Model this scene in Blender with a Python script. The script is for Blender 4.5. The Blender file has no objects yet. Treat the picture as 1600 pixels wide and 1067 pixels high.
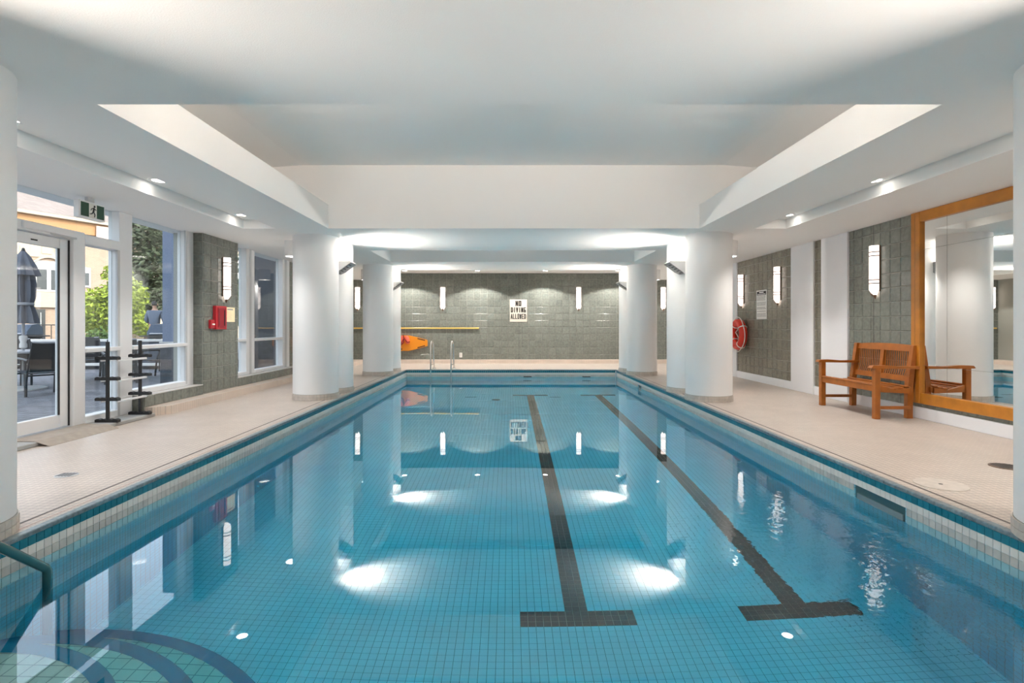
import bpy, math, random
from mathutils import Vector
random.seed(7)
PI = math.pi
C = bpy.context.scene.collection
SC = bpy.context.scene

# ------------------------------------------------------------------ camera
F = 850.0                                   # focal length in pixels of the 1600 px wide frame
cam_d = bpy.data.cameras.new('camera')
cam = bpy.data.objects.new('camera', cam_d); C.objects.link(cam)
cam.location = (0, 0, 1.2); cam.rotation_euler = (PI/2, 0, 0)
cam_d.sensor_width = 36; cam_d.lens = F/1600*36
cam_d.shift_x = 4/1600; cam_d.shift_y = -25.1/1600
cam_d.clip_start = 0.05; cam_d.clip_end = 300
SC.camera = cam

# ------------------------------------------------------------------ sky, sun, exposure
W = bpy.data.worlds.new('sky'); SC.world = W; W.use_nodes = True
wn = W.node_tree.nodes; wl = W.node_tree.links
bg = wn['Background']
sky = wn.new('ShaderNodeTexSky'); sky.sky_type = 'NISHITA'; sky.sun_disc = False
sky.sun_elevation = math.radians(42); sky.sun_rotation = math.radians(120)
sky.air_density = 1.0; sky.dust_density = 2.5; sky.ozone_density = 1.0
hsv = wn.new('ShaderNodeHueSaturation'); hsv.inputs['Saturation'].default_value = .45          # hazy, whitish summer sky
wl.new(sky.outputs[0], hsv.inputs['Color']); wl.new(hsv.outputs[0], bg.inputs[0]); bg.inputs[1].default_value = 0.085
sun_d = bpy.data.lights.new('sun', 'SUN'); sun_d.energy = .10; sun_d.angle = 0.01; sun_d.color = (1, .93, .82)
sun = bpy.data.objects.new('sun', sun_d); C.objects.link(sun)
sun.rotation_euler = Vector((.6, -.45, .66)).to_track_quat('Z', 'Y').to_euler()
vs = SC.view_settings
vs.view_transform = 'Standard'; vs.look = 'None'; vs.gamma = 1.0; vs.use_curve_mapping = False
vs.exposure = 3.35
SC.cycles.use_denoising = True
SC.cycles.max_bounces = 12; SC.cycles.diffuse_bounces = 6; SC.cycles.transparent_max_bounces = 16
SC.cycles.sample_clamp_indirect = 6.0
SC.cycles.caustics_refractive = True; SC.cycles.caustics_reflective = True

# ------------------------------------------------------------------ helpers
class MB:
    """collects geometry; build() links it as one mesh object"""
    def __init__(s): s.v = []; s.f = []; s.m = []
    def add(s, vs, fs, mi=0):
        o = len(s.v); s.v += [tuple(p) for p in vs]
        s.f += [tuple(i+o for i in f) for f in fs]; s.m += [mi]*len(fs); return s
    def box(s, x0, x1, y0, y1, z0, z1, mi=0):
        return s.add([(x0,y0,z0),(x1,y0,z0),(x1,y1,z0),(x0,y1,z0),(x0,y0,z1),(x1,y0,z1),(x1,y1,z1),(x0,y1,z1)],
                     [(0,3,2,1),(4,5,6,7),(0,1,5,4),(1,2,6,5),(2,3,7,6),(3,0,4,7)], mi)
    def bbox(s, x0, x1, y0, y1, z0, z1, b=.006, mi=0):
        """box with chamfered edges"""
        pts = []; b = min(b, (x1-x0)*.45, (y1-y0)*.45, (z1-z0)*.45)
        for ax in range(3):
            for sx in (0, 1):
                for sy in (0, 1):
                    for sz in (0, 1):
                        p = [[x0, x1][sx], [y0, y1][sy], [z0, z1][sz]]; q = [sx, sy, sz]
                        for k in range(3):
                            if k != ax: p[k] += b if q[k] == 0 else -b
                        pts.append(tuple(p))
        I = lambda ax, a, b_, c: ax*8 + a*4 + b_*2 + c
        fs = [(I(0,0,0,0),I(0,0,0,1),I(0,0,1,1),I(0,0,1,0)), (I(0,1,0,0),I(0,1,1,0),I(0,1,1,1),I(0,1,0,1)),
              (I(1,0,0,0),I(1,1,0,0),I(1,1,0,1),I(1,0,0,1)), (I(1,0,1,0),I(1,0,1,1),I(1,1,1,1),I(1,1,1,0)),
              (I(2,0,0,0),I(2,0,1,0),I(2,1,1,0),I(2,1,0,0)), (I(2,0,0,1),I(2,1,0,1),I(2,1,1,1),I(2,0,1,1))]
        for c in (0, 1):
            for d in (0, 1):
                fs.append((I(0,c,d,0),I(0,c,d,1),I(1,c,d,1),I(1,c,d,0)))
                fs.append((I(0,c,0,d),I(0,c,1,d),I(2,c,1,d),I(2,c,0,d)))
                fs.append((I(1,0,c,d),I(1,1,c,d),I(2,1,c,d),I(2,0,c,d)))
        for a in (0, 1):
            for b2 in (0, 1):
                for c in (0, 1): fs.append((I(0,a,b2,c),I(1,a,b2,c),I(2,a,b2,c)))
        return s.add(pts, fs, mi)
    def lathe(s, prof, cx=0, cy=0, n=32, a0=0, a1=2*PI, mi=0, cap=True):
        full = abs(a1-a0-2*PI) < 1e-6; m = n if full else n+1; vs = []; fs = []
        for i in range(m):
            a = a0+(a1-a0)*i/n
            for r, z in prof: vs.append((cx+r*math.cos(a), cy+r*math.sin(a), z))
        k = len(prof)
        for i in range(n):
            j = (i+1) % m
            for q in range(k-1): fs.append((i*k+q, j*k+q, j*k+q+1, i*k+q+1))
        if full and cap:
            fs.append(tuple(i*k for i in range(m))[::-1]); fs.append(tuple(i*k+k-1 for i in range(m)))
        return s.add(vs, fs, mi)
    def cyl(s, p, q, r0, r1=None, n=12, mi=0):
        p = Vector(p); q = Vector(q); r1 = r0 if r1 is None else r1
        d = (q-p).normalized(); u = d.orthogonal().normalized(); w = d.cross(u); vs = []
        for c, r in ((p, r0), (q, r1)):
            for i in range(n):
                a = 2*PI*i/n; vs.append(c+u*(r*math.cos(a))+w*(r*math.sin(a)))
        fs = [(i, (i+1) % n, n+(i+1) % n, n+i) for i in range(n)]+[tuple(range(n))[::-1], tuple(range(n, 2*n))]
        return s.add(vs, fs, mi)
    def tube(s, path, r, n=10, mi=0, closed=False):
        P = [Vector(p) for p in path]; m = len(P); vs = []; u = None
        for i in range(m):
            a = P[(i-1) % m] if (closed or i) else P[0]; b = P[(i+1) % m] if (closed or i < m-1) else P[-1]
            d = (b-a).normalized()
            u = d.orthogonal().normalized() if u is None else (u-d*u.dot(d)).normalized()
            w = d.cross(u); rr = r[i] if isinstance(r, (list, tuple)) else r
            for k in range(n):
                t = 2*PI*k/n; vs.append(P[i]+u*(rr*math.cos(t))+w*(rr*math.sin(t)))
        fs = []
        for i in range(m if closed else m-1):
            j = (i+1) % m
            for k in range(n): fs.append((i*n+k, i*n+(k+1) % n, j*n+(k+1) % n, j*n+k))
        if not closed: fs += [tuple(range(n))[::-1], tuple(range((m-1)*n, m*n))]
        return s.add(vs, fs, mi)
    def prism(s, poly, ax, a, b, mi=0):
        """extrude a 2-D polygon along axis ax ('x','y','z') from a to b"""
        def P(p, t): return (t, p[0], p[1]) if ax == 'x' else (p[0], t, p[1]) if ax == 'y' else (p[0], p[1], t)
        n = len(poly)
        return s.add([P(p, a) for p in poly]+[P(p, b) for p in poly],
                     [tuple(range(n))[::-1], tuple(range(n, 2*n))]+[(i, (i+1) % n, n+(i+1) % n, n+i) for i in range(n)], mi)
    def build(s, name, mats, parent=None, smooth=False, loc=None):
        me = bpy.data.meshes.new(name); me.from_pydata(s.v, [], s.f)
        for m in (mats if isinstance(mats, (list, tuple)) else [mats]): me.materials.append(m)
        if any(s.m): me.polygons.foreach_set('material_index', s.m)
        me.update()
        import bmesh
        if len(s.f) < 20000:
            bm = bmesh.new(); bm.from_mesh(me); bmesh.ops.recalc_face_normals(bm, faces=bm.faces); bm.to_mesh(me); bm.free()
        if smooth:
            me.polygons.foreach_set('use_smooth', [True]*len(me.polygons))
            me.set_sharp_from_angle(angle=math.radians(38))
        return link(name, me, parent, loc)

def link(name, me, parent=None, loc=None):
    o = bpy.data.objects.new(name, me); C.objects.link(o)
    if parent: o.parent = parent
    if loc: o.location = loc
    return o
def tag(o, label=None, cat=None, group=None, kind=None):
    if label: o['label'] = label
    if cat: o['category'] = cat
    if group: o['group'] = group
    if kind: o['kind'] = kind
    return o
def thing(name, loc, label, cat, rz=0, group=None):
    o = bpy.data.objects.new(name, None); C.objects.link(o); o.empty_display_size = .1
    o.location = loc; o.rotation_euler = (0, 0, rz)
    return tag(o, label, cat, group)
def struct(o): o['kind'] = 'structure'; return o
def dup(o, loc=None, rz=None, label=None, parent=None):
    c = o.copy(); C.objects.link(c)
    if parent: c.parent = parent
    if loc: c.location = loc
    if rz is not None: c.rotation_euler = (0, 0, rz)
    if label: c['label'] = label
    for ch in [k for k in bpy.data.objects if k.parent == o]: dup(ch, parent=c)
    return c

# ------------------------------------------------------------------ materials
def mat(name, col, rough=.5, metal=0., noise=0., nscale=8., bump=0., bscale=200., emit=0., ecol=None, spec=None, rnd=0., coat=0.):
    m = bpy.data.materials.new(name); m.use_nodes = True
    n = m.node_tree.nodes; l = m.node_tree.links; b = n['Principled BSDF']
    b.inputs['Base Color'].default_value = (*col, 1); b.inputs['Roughness'].default_value = rough; b.inputs['Metallic'].default_value = metal
    if spec is not None: b.inputs['Specular IOR Level'].default_value = spec
    if coat: b.inputs['Coat Weight'].default_value = coat
    if emit:
        b.inputs['Emission Color'].default_value = (*(ecol or col), 1); b.inputs['Emission Strength'].default_value = emit
    geo = n.new('ShaderNodeNewGeometry')
    out = None
    if noise or rnd:
        mx = n.new('ShaderNodeHueSaturation'); mx.inputs['Color'].default_value = (*col, 1)
        val = n.new('ShaderNodeMath'); val.operation = 'ADD'; val.inputs[0].default_value = 1.0; val.inputs[1].default_value = 0
        if noise:
            t = n.new('ShaderNodeTexNoise'); t.inputs['Scale'].default_value = nscale; t.inputs['Detail'].default_value = 5
            l.new(geo.outputs['Position'], t.inputs['Vector'])
            mp = n.new('ShaderNodeMapRange'); mp.inputs[1].default_value = .25; mp.inputs[2].default_value = .75
            mp.inputs[3].default_value = 1-noise; mp.inputs[4].default_value = 1+noise
            l.new(t.outputs['Fac'], mp.inputs[0]); l.new(mp.outputs[0], val.inputs[0])
        if rnd:
            oi = n.new('ShaderNodeObjectInfo'); mr = n.new('ShaderNodeMapRange'); mr.inputs[3].default_value = -rnd; mr.inputs[4].default_value = rnd
            l.new(oi.outputs['Random'], mr.inputs[0]); l.new(mr.outputs[0], val.inputs[1])
        l.new(val.outputs[0], mx.inputs['Value']); l.new(mx.outputs[0], b.inputs['Base Color'])
    if bump:
        t2 = n.new('ShaderNodeTexNoise'); t2.inputs['Scale'].default_value = bscale; t2.inputs['Detail'].default_value = 3
        l.new(geo.outputs['Position'], t2.inputs['Vector'])
        bp = n.new('ShaderNodeBump'); bp.inputs['Strength'].default_value = bump; bp.inputs['Distance'].default_value = .003
        l.new(t2.outputs['Fac'], bp.inputs['Height']); l.new(bp.outputs[0], b.inputs['Normal'])
    return m

def grid_mat(name, c1, c2, mortar, w, h, msize, axes='xy', rough=.35, offset=0., bump=.25, noise=.06, org=(0, 0)):
    """square / brick grid from the Brick texture in world metres; axes picks the two world axes"""
    m = bpy.data.materials.new(name); m.use_nodes = True
    n = m.node_tree.nodes; l = m.node_tree.links; b = n['Principled BSDF']; b.inputs['Roughness'].default_value = rough
    geo = n.new('ShaderNodeNewGeometry'); sp = n.new('ShaderNodeSeparateXYZ'); cb = n.new('ShaderNodeCombineXYZ')
    l.new(geo.outputs['Position'], sp.inputs[0])
    for k, a in enumerate(axes):
        ad = n.new('ShaderNodeMath'); ad.operation = 'SUBTRACT'; ad.inputs[1].default_value = org[k]
        l.new(sp.outputs['xyz'.index(a)], ad.inputs[0]); l.new(ad.outputs[0], cb.inputs[k])
    br = n.new('ShaderNodeTexBrick'); br.offset = offset; br.squash = 1
    br.inputs['Scale'].default_value = 1; br.inputs['Brick Width'].default_value = w; br.inputs['Row Height'].default_value = h
    br.inputs['Mortar Size'].default_value = msize; br.inputs['Mortar Smooth'].default_value = .1; br.inputs['Bias'].default_value = 0
    br.inputs['Color1'].default_value = (*c1, 1); br.inputs['Color2'].default_value = (*c2, 1); br.inputs['Mortar'].default_value = (*mortar, 1)
    l.new(cb.outputs[0], br.inputs['Vector'])
    t = n.new('ShaderNodeTexNoise'); t.inputs['Scale'].default_value = 2.5; t.inputs['Detail'].default_value = 6
    l.new(geo.outputs['Position'], t.inputs['Vector'])
    mp = n.new('ShaderNodeMapRange'); mp.inputs[1].default_value = .3; mp.inputs[2].default_value = .7
    mp.inputs[3].default_value = 1-noise; mp.inputs[4].default_value = 1+noise; l.new(t.outputs['Fac'], mp.inputs[0])
    hs = n.new('ShaderNodeHueSaturation'); l.new(br.outputs['Color'], hs.inputs['Color']); l.new(mp.outputs[0], hs.inputs['Value'])
    l.new(hs.outputs[0], b.inputs['Base Color'])
    bp = n.new('ShaderNodeBump'); bp.invert = True; bp.inputs['Strength'].default_value = bump; bp.inputs['Distance'].default_value = .002
    l.new(br.outputs['Fac'], bp.inputs['Height']); l.new(bp.outputs[0], b.inputs['Normal'])
    return m

M = {}
M['white'] = mat('white_paint', (.88, .88, .87), .6)
M['stipple'] = mat('white_stipple_ceiling', (.88, .88, .87), .85, bump=.5, bscale=120)
M['column'] = mat('white_column_paint', (.86, .86, .855), .45)
M['base_white'] = mat('white_skirting', (.78, .79, .82), .35)
M['tile'] = mat('green_grey_glazed_tile', (.185, .20, .175), .22, noise=.22, nscale=22, bump=.25, bscale=60, rnd=.09)
M['tile_warm'] = mat('olive_grey_glazed_tile', (.20, .188, .148), .22, noise=.22, nscale=22, bump=.25, bscale=60, rnd=.09)
M['grout'] = mat('pale_grout', (.31, .31, .275), .8)
M['deck'] = grid_mat('beige_deck_mosaic', (.58, .505, .44), (.545, .47, .41), (.36, .315, .28), .054, .054, .004, rough=.42, noise=.05)
M['ledge'] = grid_mat('beige_ledge_tile', (.68, .58, .50), (.66, .56, .48), (.50, .43, .38), .054, .054, .003, rough=.4)
M['base_mosaic'] = mat('beige_mosaic_tile', (.60, .54, .48), .4, rnd=.05, noise=.12, nscale=18)
M['channel'] = mat('dark_drain_channel', (.12, .10, .09), .6)
M['slab'] = mat('grey_threshold_slab', (.36, .36, .35), .6, noise=.08)
M['mat_rubber'] = mat('taupe_door_mat', (.36, .31, .26), .9, noise=.12, nscale=14, bump=.4, bscale=300)
M['pool_tile'] = mat('pale_pool_tile', (.80, .90, .98), .3, noise=.05, nscale=3)
M['pool_grout'] = mat('pool_grout', (.20, .26, .27), .8)
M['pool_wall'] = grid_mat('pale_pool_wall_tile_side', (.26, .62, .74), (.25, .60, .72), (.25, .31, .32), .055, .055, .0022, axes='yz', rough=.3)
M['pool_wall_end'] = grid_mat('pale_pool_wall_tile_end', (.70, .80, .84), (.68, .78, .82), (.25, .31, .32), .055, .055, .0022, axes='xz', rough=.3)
M['step_tile'] = grid_mat('pale_step_tile', (.74, .72, .66), (.72, .70, .64), (.30, .31, .30), .08, .08, .003, rough=.3)
M['lane'] = mat('black_lane_tile', (.012, .012, .014), .25)
M['nosing'] = mat('blue_nosing_tile', (.004, .20, .36), .25)
M['blue_tile'] = mat('teal_blue_tile', (.012, .17, .24), .18, rnd=.12, noise=.1, nscale=20)
M['white_tile'] = mat('off_white_tile', (.74, .72, .68), .25, rnd=.05)
M['grey_tile'] = mat('grey_waterline_tile', (.50, .49, .46), .3, noise=.18, nscale=9)
M['pale_blue_tile'] = mat('pale_blue_tile', (.30, .52, .58), .25, noise=.08)
M['bullnose'] = mat('slate_bullnose_mosaic', (.16, .22, .25), .35, noise=.5, nscale=34)
M['alu'] = mat('white_aluminium', (.74, .75, .76), .38)
M['alu_grey'] = mat('grey_aluminium', (.50, .51, .52), .4)
M['dark'] = mat('dark_rubber', (.02, .02, .022), .6)
M['black'] = mat('black_plastic', (.012, .012, .013), .45)
M['steel'] = mat('stainless_steel', (.75, .75, .74), .18, metal=1)
M['rail_teal'] = mat('teal_painted_rail', (.03, .13, .15), .22, coat=.5)
M['uplight'] = mat('brushed_grey_metal', (.32, .33, .34), .4, metal=.6)
M['uplight_dark'] = mat('dark_louvre_metal', (.10, .10, .11), .5, metal=.5)
M['bronze'] = mat('bronze', (.20, .13, .09), .4, metal=.7)
M['oak'] = mat('orange_oak', (.50, .19, .018), .35, noise=.2, nscale=6)
M['teak'] = mat('red_brown_teak', (.37, .115, .014), .38, noise=.22, nscale=9)
M['orange'] = mat('orange_board', (.80, .28, .01), .4)
M['red_ring'] = mat('red_life_ring', (.72, .035, .015), .4)
M['coral'] = mat('coral_foam', (.85, .16, .10), .6)
M['dkred'] = mat('dark_red_strap', (.22, .01, .01), .6)
M['rope'] = mat('white_rope', (.85, .80, .74), .8)
M['yellow'] = mat('yellow_pole', (.72, .45, .09), .35)
M['alarm'] = mat('red_alarm_box', (.48, .02, .03), .35)
M['alarm_dk'] = mat('dark_red_door', (.30, .008, .02), .35)
M['paper'] = mat('cream_paper', (.86, .74, .48), .8)
M['sign'] = mat('cream_sign', (.66, .60, .51), .5)
M['sign_white'] = mat('white_sign', (.80, .78, .75), .5)
M['ink'] = mat('black_ink', (.012, .01, .01), .6)
M['ink_grey'] = mat('grey_print', (.28, .26, .25), .7)
M['green'] = mat('exit_sign_green', (.003, .055, .024), .4)
M['exit_white'] = mat('exit_sign_white', (.7, .7, .65), .5)
M['sconce'] = mat('lit_frosted_glass', (.95, .88, .84), .4, emit=.25, ecol=(1, .86, .78))
M['lamp'] = mat('lit_lamp_lens', (1, .95, .88), .4, emit=1.6, ecol=(1, .93, .84))
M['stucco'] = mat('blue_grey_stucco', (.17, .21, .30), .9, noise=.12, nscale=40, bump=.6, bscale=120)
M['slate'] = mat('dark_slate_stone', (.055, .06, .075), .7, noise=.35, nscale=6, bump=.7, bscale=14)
M['paver'] = grid_mat('grey_paver', (.22, .22, .235), (.17, .17, .185), (.09, .09, .10), .30, .15, .012, rough=.8, offset=.5, noise=.12)
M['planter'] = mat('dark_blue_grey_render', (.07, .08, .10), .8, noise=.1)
M['cap'] = mat('pale_stone_cap', (.55, .54, .52), .7)
M['patio_metal'] = mat('charcoal_metal', (.025, .025, .028), .45)
M['mesh_fabric'] = mat('charcoal_sling', (.03, .03, .033), .8)
M['table_top'] = mat('grey_table_top', (.30, .31, .33), .4)
M['canvas'] = mat('blue_grey_canvas', (.115, .125, .15), .9, noise=.12, nscale=7)
M['hood'] = mat('blue_black_grill_hood', (.045, .065, .10), .3, metal=.3)
M['brick'] = mat('buff_brick', (.36, .25, .165), .9, noise=.1, nscale=5)
M['brick_grid'] = grid_mat('buff_brick_courses', (.37, .255, .175), (.32, .215, .145), (.36, .28, .215), .22, .075, .01, axes='yz', rough=.9, offset=.5)
M['stone'] = mat('cream_limestone', (.45, .36, .26), .8, noise=.05)
M['roof'] = grid_mat('grey_brown_shingle', (.27, .215, .19), (.22, .175, .155), (.17, .14, .12), .3, .14, .012, axes='yz', rough=.95, offset=.5)
M['pane_dark'] = mat('dark_house_glass', (.03, .035, .04), .08)
M['house_frame'] = mat('white_house_frame', (.52, .50, .47), .5)
M['bark'] = mat('brown_bark', (.09, .06, .04), .9, noise=.3)
M['leaf_lime'] = mat('lime_leaves', (.24, .30, .012), .6, noise=.35, nscale=3)
M['leaf_dark'] = mat('dark_olive_leaves', (.05, .065, .028), .6, noise=.4, nscale=3)
M['leaf_mid'] = mat('green_leaves', (.12, .20, .03), .6, noise=.35, nscale=4)
M['skin'] = mat('skin', (.48, .28, .20), .6)
M['hair'] = mat('dark_grey_hair', (.04, .035, .04), .7)
M['shirt'] = mat('blue_grey_shirt', (.13, .16, .22), .9)
M['trousers'] = mat('dark_trousers', (.03, .03, .04), .9)
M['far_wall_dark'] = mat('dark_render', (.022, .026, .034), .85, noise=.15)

def glass_pane():
    m = bpy.data.materials.new('window_glass'); m.use_nodes = True; n = m.node_tree.nodes; l = m.node_tree.links
    n.remove(n['Principled BSDF']); o = n['Material Output']
    t = n.new('ShaderNodeBsdfTransparent'); t.inputs[0].default_value = (.93, .96, .96, 1)
    g = n.new('ShaderNodeBsdfGlossy'); g.inputs['Roughness'].default_value = 0.0
    f = n.new('ShaderNodeFresnel'); x = n.new('ShaderNodeMixShader'); ge = n.new('ShaderNodeNewGeometry')
    io = n.new('ShaderNodeMapRange'); io.inputs[3].default_value = 1.45; io.inputs[4].default_value = 1/1.45   # thin sheet: same Fresnel from both faces
    l.new(ge.outputs['Backfacing'], io.inputs[0]); l.new(io.outputs[0], f.inputs[0])
    l.new(f.outputs[0], x.inputs[0]); l.new(t.outputs[0], x.inputs[1]); l.new(g.outputs[0], x.inputs[2]); l.new(x.outputs[0], o.inputs[0])
    return m
M['glass'] = glass_pane()
def mirror_mat():
    m = bpy.data.materials.new('mirror_silver'); m.use_nodes = True; n = m.node_tree.nodes; l = m.node_tree.links
    n.remove(n['Principled BSDF']); g = n.new('ShaderNodeBsdfGlossy'); g.inputs[0].default_value = (.86, .88, .87, 1); g.inputs['Roughness'].default_value = 0.0
    l.new(g.outputs[0], n['Material Output'].inputs[0]); return m
M['mirror'] = mirror_mat()
def water_mat():
    m = bpy.data.materials.new('pool_water'); m.use_nodes = True; n = m.node_tree.nodes; l = m.node_tree.links
    n.remove(n['Principled BSDF']); o = n['Material Output']
    g = n.new('ShaderNodeBsdfGlass'); g.inputs['IOR'].default_value = 1.33; g.inputs['Roughness'].default_value = 0.0
    va = n.new('ShaderNodeVolumeAbsorption'); va.inputs['Color'].default_value = (0.0, .905, .992, 1); va.inputs['Density'].default_value = .95
    geo = n.new('ShaderNodeNewGeometry')
    # faint swell everywhere, lively ripples only by the return jets on the right-hand wall
    t = n.new('ShaderNodeTexNoise'); t.inputs['Scale'].default_value = 16; t.inputs['Detail'].default_value = 3
    l.new(geo.outputs['Position'], t.inputs['Vector'])
    t2 = n.new('ShaderNodeTexNoise'); t2.inputs['Scale'].default_value = 1.1; t2.inputs['Detail'].default_value = 1
    l.new(geo.outputs['Position'], t2.inputs['Vector'])
    d = n.new('ShaderNodeVectorMath'); d.operation = 'DISTANCE'; d.inputs[1].default_value = (2.5, 3.6, -.245)
    l.new(geo.outputs['Position'], d.inputs[0])
    mp = n.new('ShaderNodeMapRange'); mp.interpolation_type = 'SMOOTHSTEP'
    mp.inputs[1].default_value = .2; mp.inputs[2].default_value = 1.6; mp.inputs[3].default_value = .0035; mp.inputs[4].default_value = 0.0
    l.new(d.outputs['Value'], mp.inputs[0])
    mu = n.new('ShaderNodeMath'); mu.operation = 'MULTIPLY'; l.new(t.outputs['Fac'], mu.inputs[0]); l.new(mp.outputs[0], mu.inputs[1])
    m2 = n.new('ShaderNodeMath'); m2.operation = 'MULTIPLY_ADD'; m2.inputs[1].default_value = .0010
    l.new(t2.outputs['Fac'], m2.inputs[0]); l.new(mu.outputs[0], m2.inputs[2])
    bp = n.new('ShaderNodeBump'); bp.inputs['Strength'].default_value = 1; bp.inputs['Distance'].default_value = 1.0
    l.new(m2.outputs[0], bp.inputs['Height']); l.new(bp.outputs[0], g.inputs['Normal'])
    gl = n.new('ShaderNodeBsdfGlossy'); gl.inputs['Roughness'].default_value = 0.0; l.new(bp.outputs[0], gl.inputs['Normal'])
    mxs = n.new('ShaderNodeMixShader'); mxs.inputs[0].default_value = .08
    l.new(g.outputs[0], mxs.inputs[1]); l.new(gl.outputs[0], mxs.inputs[2]); l.new(mxs.outputs[0], o.inputs['Surface']); l.new(va.outputs[0], o.inputs['Volume'])
    return m
M['water'] = water_mat()

# ------------------------------------------------------------------ key dimensions (metres; camera 1.2 above the deck)
PXL, PXR, PY0, PY1 = -2.796, 2.905, .90, 14.76       # pool opening
ZW, ZF = -.245, -1.645                                # water level, pool floor
XR, XL, XG = 5.298, -4.836, -4.98                     # right wall, left tiled pier face, window frames
YF, YN = 17.4, -4.0                                   # end walls
ZC = 2.658                                            # underside of beams and soffits
T = .055                                              # mosaic pitch

# ------------------------------------------------------------------ deck, pool shell
b = MB()
b.box(-5.3, PXL, YN, YF, -.02, 0); b.box(PXR, XR, YN, YF, -.02, 0)
b.box(PXL, PXR, PY1, YF, -.02, 0); b.box(PXL, PXR, YN, PY0, -.02, 0)
floor = struct(b.build('floor', M['deck']))
for x in (PXL-.17, PXR+.13):                          # drain channel along each long side
    s = -1 if x < 0 else 1
    MB().box(x-.009, x+.009, PY0, PY1+.15, 0, .0015).build('drain_channel', M['channel'], floor)
    MB().box(x-s*.085-.004, x-s*.085+.004, PY0, PY1, 0, .001).build('joint_line', mat('rosy_joint', (.45, .30, .25), .7), floor)

pool_floor = struct(MB().box(PXL-.2, PXR+.2, PY0-.2, PY1+.2, ZF-.2, ZF-.003).build('floor_pool', M['pool_grout']))
g = .0035                                             # half grout gap... tiles stand 3 mm proud of the grout
LX = (.49, .49+29*T)                                  # lane centres
gx0 = .49-T/2-math.floor((.49-T/2-PXL)/T)*T-T         # grid origin on x
gy0 = 3.83-math.ceil((3.83-PY0)/T)*T
def tile_verts(V, Fc, x, y, wx, wy, z0, z1):
    o = len(V)
    V += [(x+g/2, y+g/2, z0), (x+wx-g/2, y+g/2, z0), (x+wx-g/2, y+wy-g/2, z0), (x+g/2, y+wy-g/2, z0),
          (x+g/2, y+g/2, z1), (x+wx-g/2, y+g/2, z1), (x+wx-g/2, y+wy-g/2, z1), (x+g/2, y+wy-g/2, z1)]
    Fc += [(o+4, o+5, o+6, o+7), (o, o+1, o+5, o+4), (o+1, o+2, o+6, o+5), (o+2, o+3, o+7, o+6), (o+3, o, o+4, o+7)]
def lane_id(cx, cy):
    for k, lx in enumerate(LX):
        if abs(cx-lx) < 1.5*T and 3.83 < cy < 3.83+165*T: return k
        if abs(cx-lx) < 7.5*T and (3.83 < cy < 3.83+3*T or 3.83+162*T < cy < 3.83+165*T): return k
    return -1
fld = ([], []); lanes = [([], []), ([], [])]; near = []
nx = int((PXR-gx0)/T)+2; ny = int((PY1-gy0)/T)+2
for j in range(ny):
    for i in range(nx):
        x, y = gx0+i*T, gy0+j*T
        k = lane_id(x+T/2, y+T/2)
        if k >= 0: tile_verts(*lanes[k], x, y, T, T, ZF-.003, ZF)
        elif len(near) < 300 and 3.42 < y < 4.1 and -.85 < x < .95: near.append((x, y))
        else: tile_verts(*fld, x, y, T, T, ZF-.003, ZF)
def raw(name, V, Fc, m, parent):
    me = bpy.data.meshes.new(name); me.from_pydata(V, [], Fc); me.materials.append(m); me.update(); return link(name, me, parent)
tag(raw('tile_field', *fld, M['pool_tile'], pool_floor), kind='stuff')
for k in (0, 1): tag(raw('lane_marking', *lanes[k], M['lane'], pool_floor), 'black tiled lane line with a crossbar at each end', kind='stuff')
for k, lx in enumerate(LX):                           # pale joints between the black tiles
    MB().box(lx-1.5*T, lx+1.5*T, 3.83, 3.83+165*T, ZF-.0032, ZF-.002).box(lx-7.5*T, lx+7.5*T, 3.83, 3.83+3*T, ZF-.0032, ZF-.0021).box(lx-7.5*T, lx+7.5*T, 3.83+162*T, 3.83+165*T, ZF-.0032, ZF-.0021).build('lane_grout', M['grout'], pool_floor)
V, Fc = [], []; tile_verts(V, Fc, 0, 0, T, T, -.003, 0)
tm = bpy.data.meshes.new('tile'); tm.from_pydata(V, [], Fc); tm.materials.append(M['pool_tile']); tm.update()
for x, y in near: link('tile', tm, pool_floor, (x, y, ZF))

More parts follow.
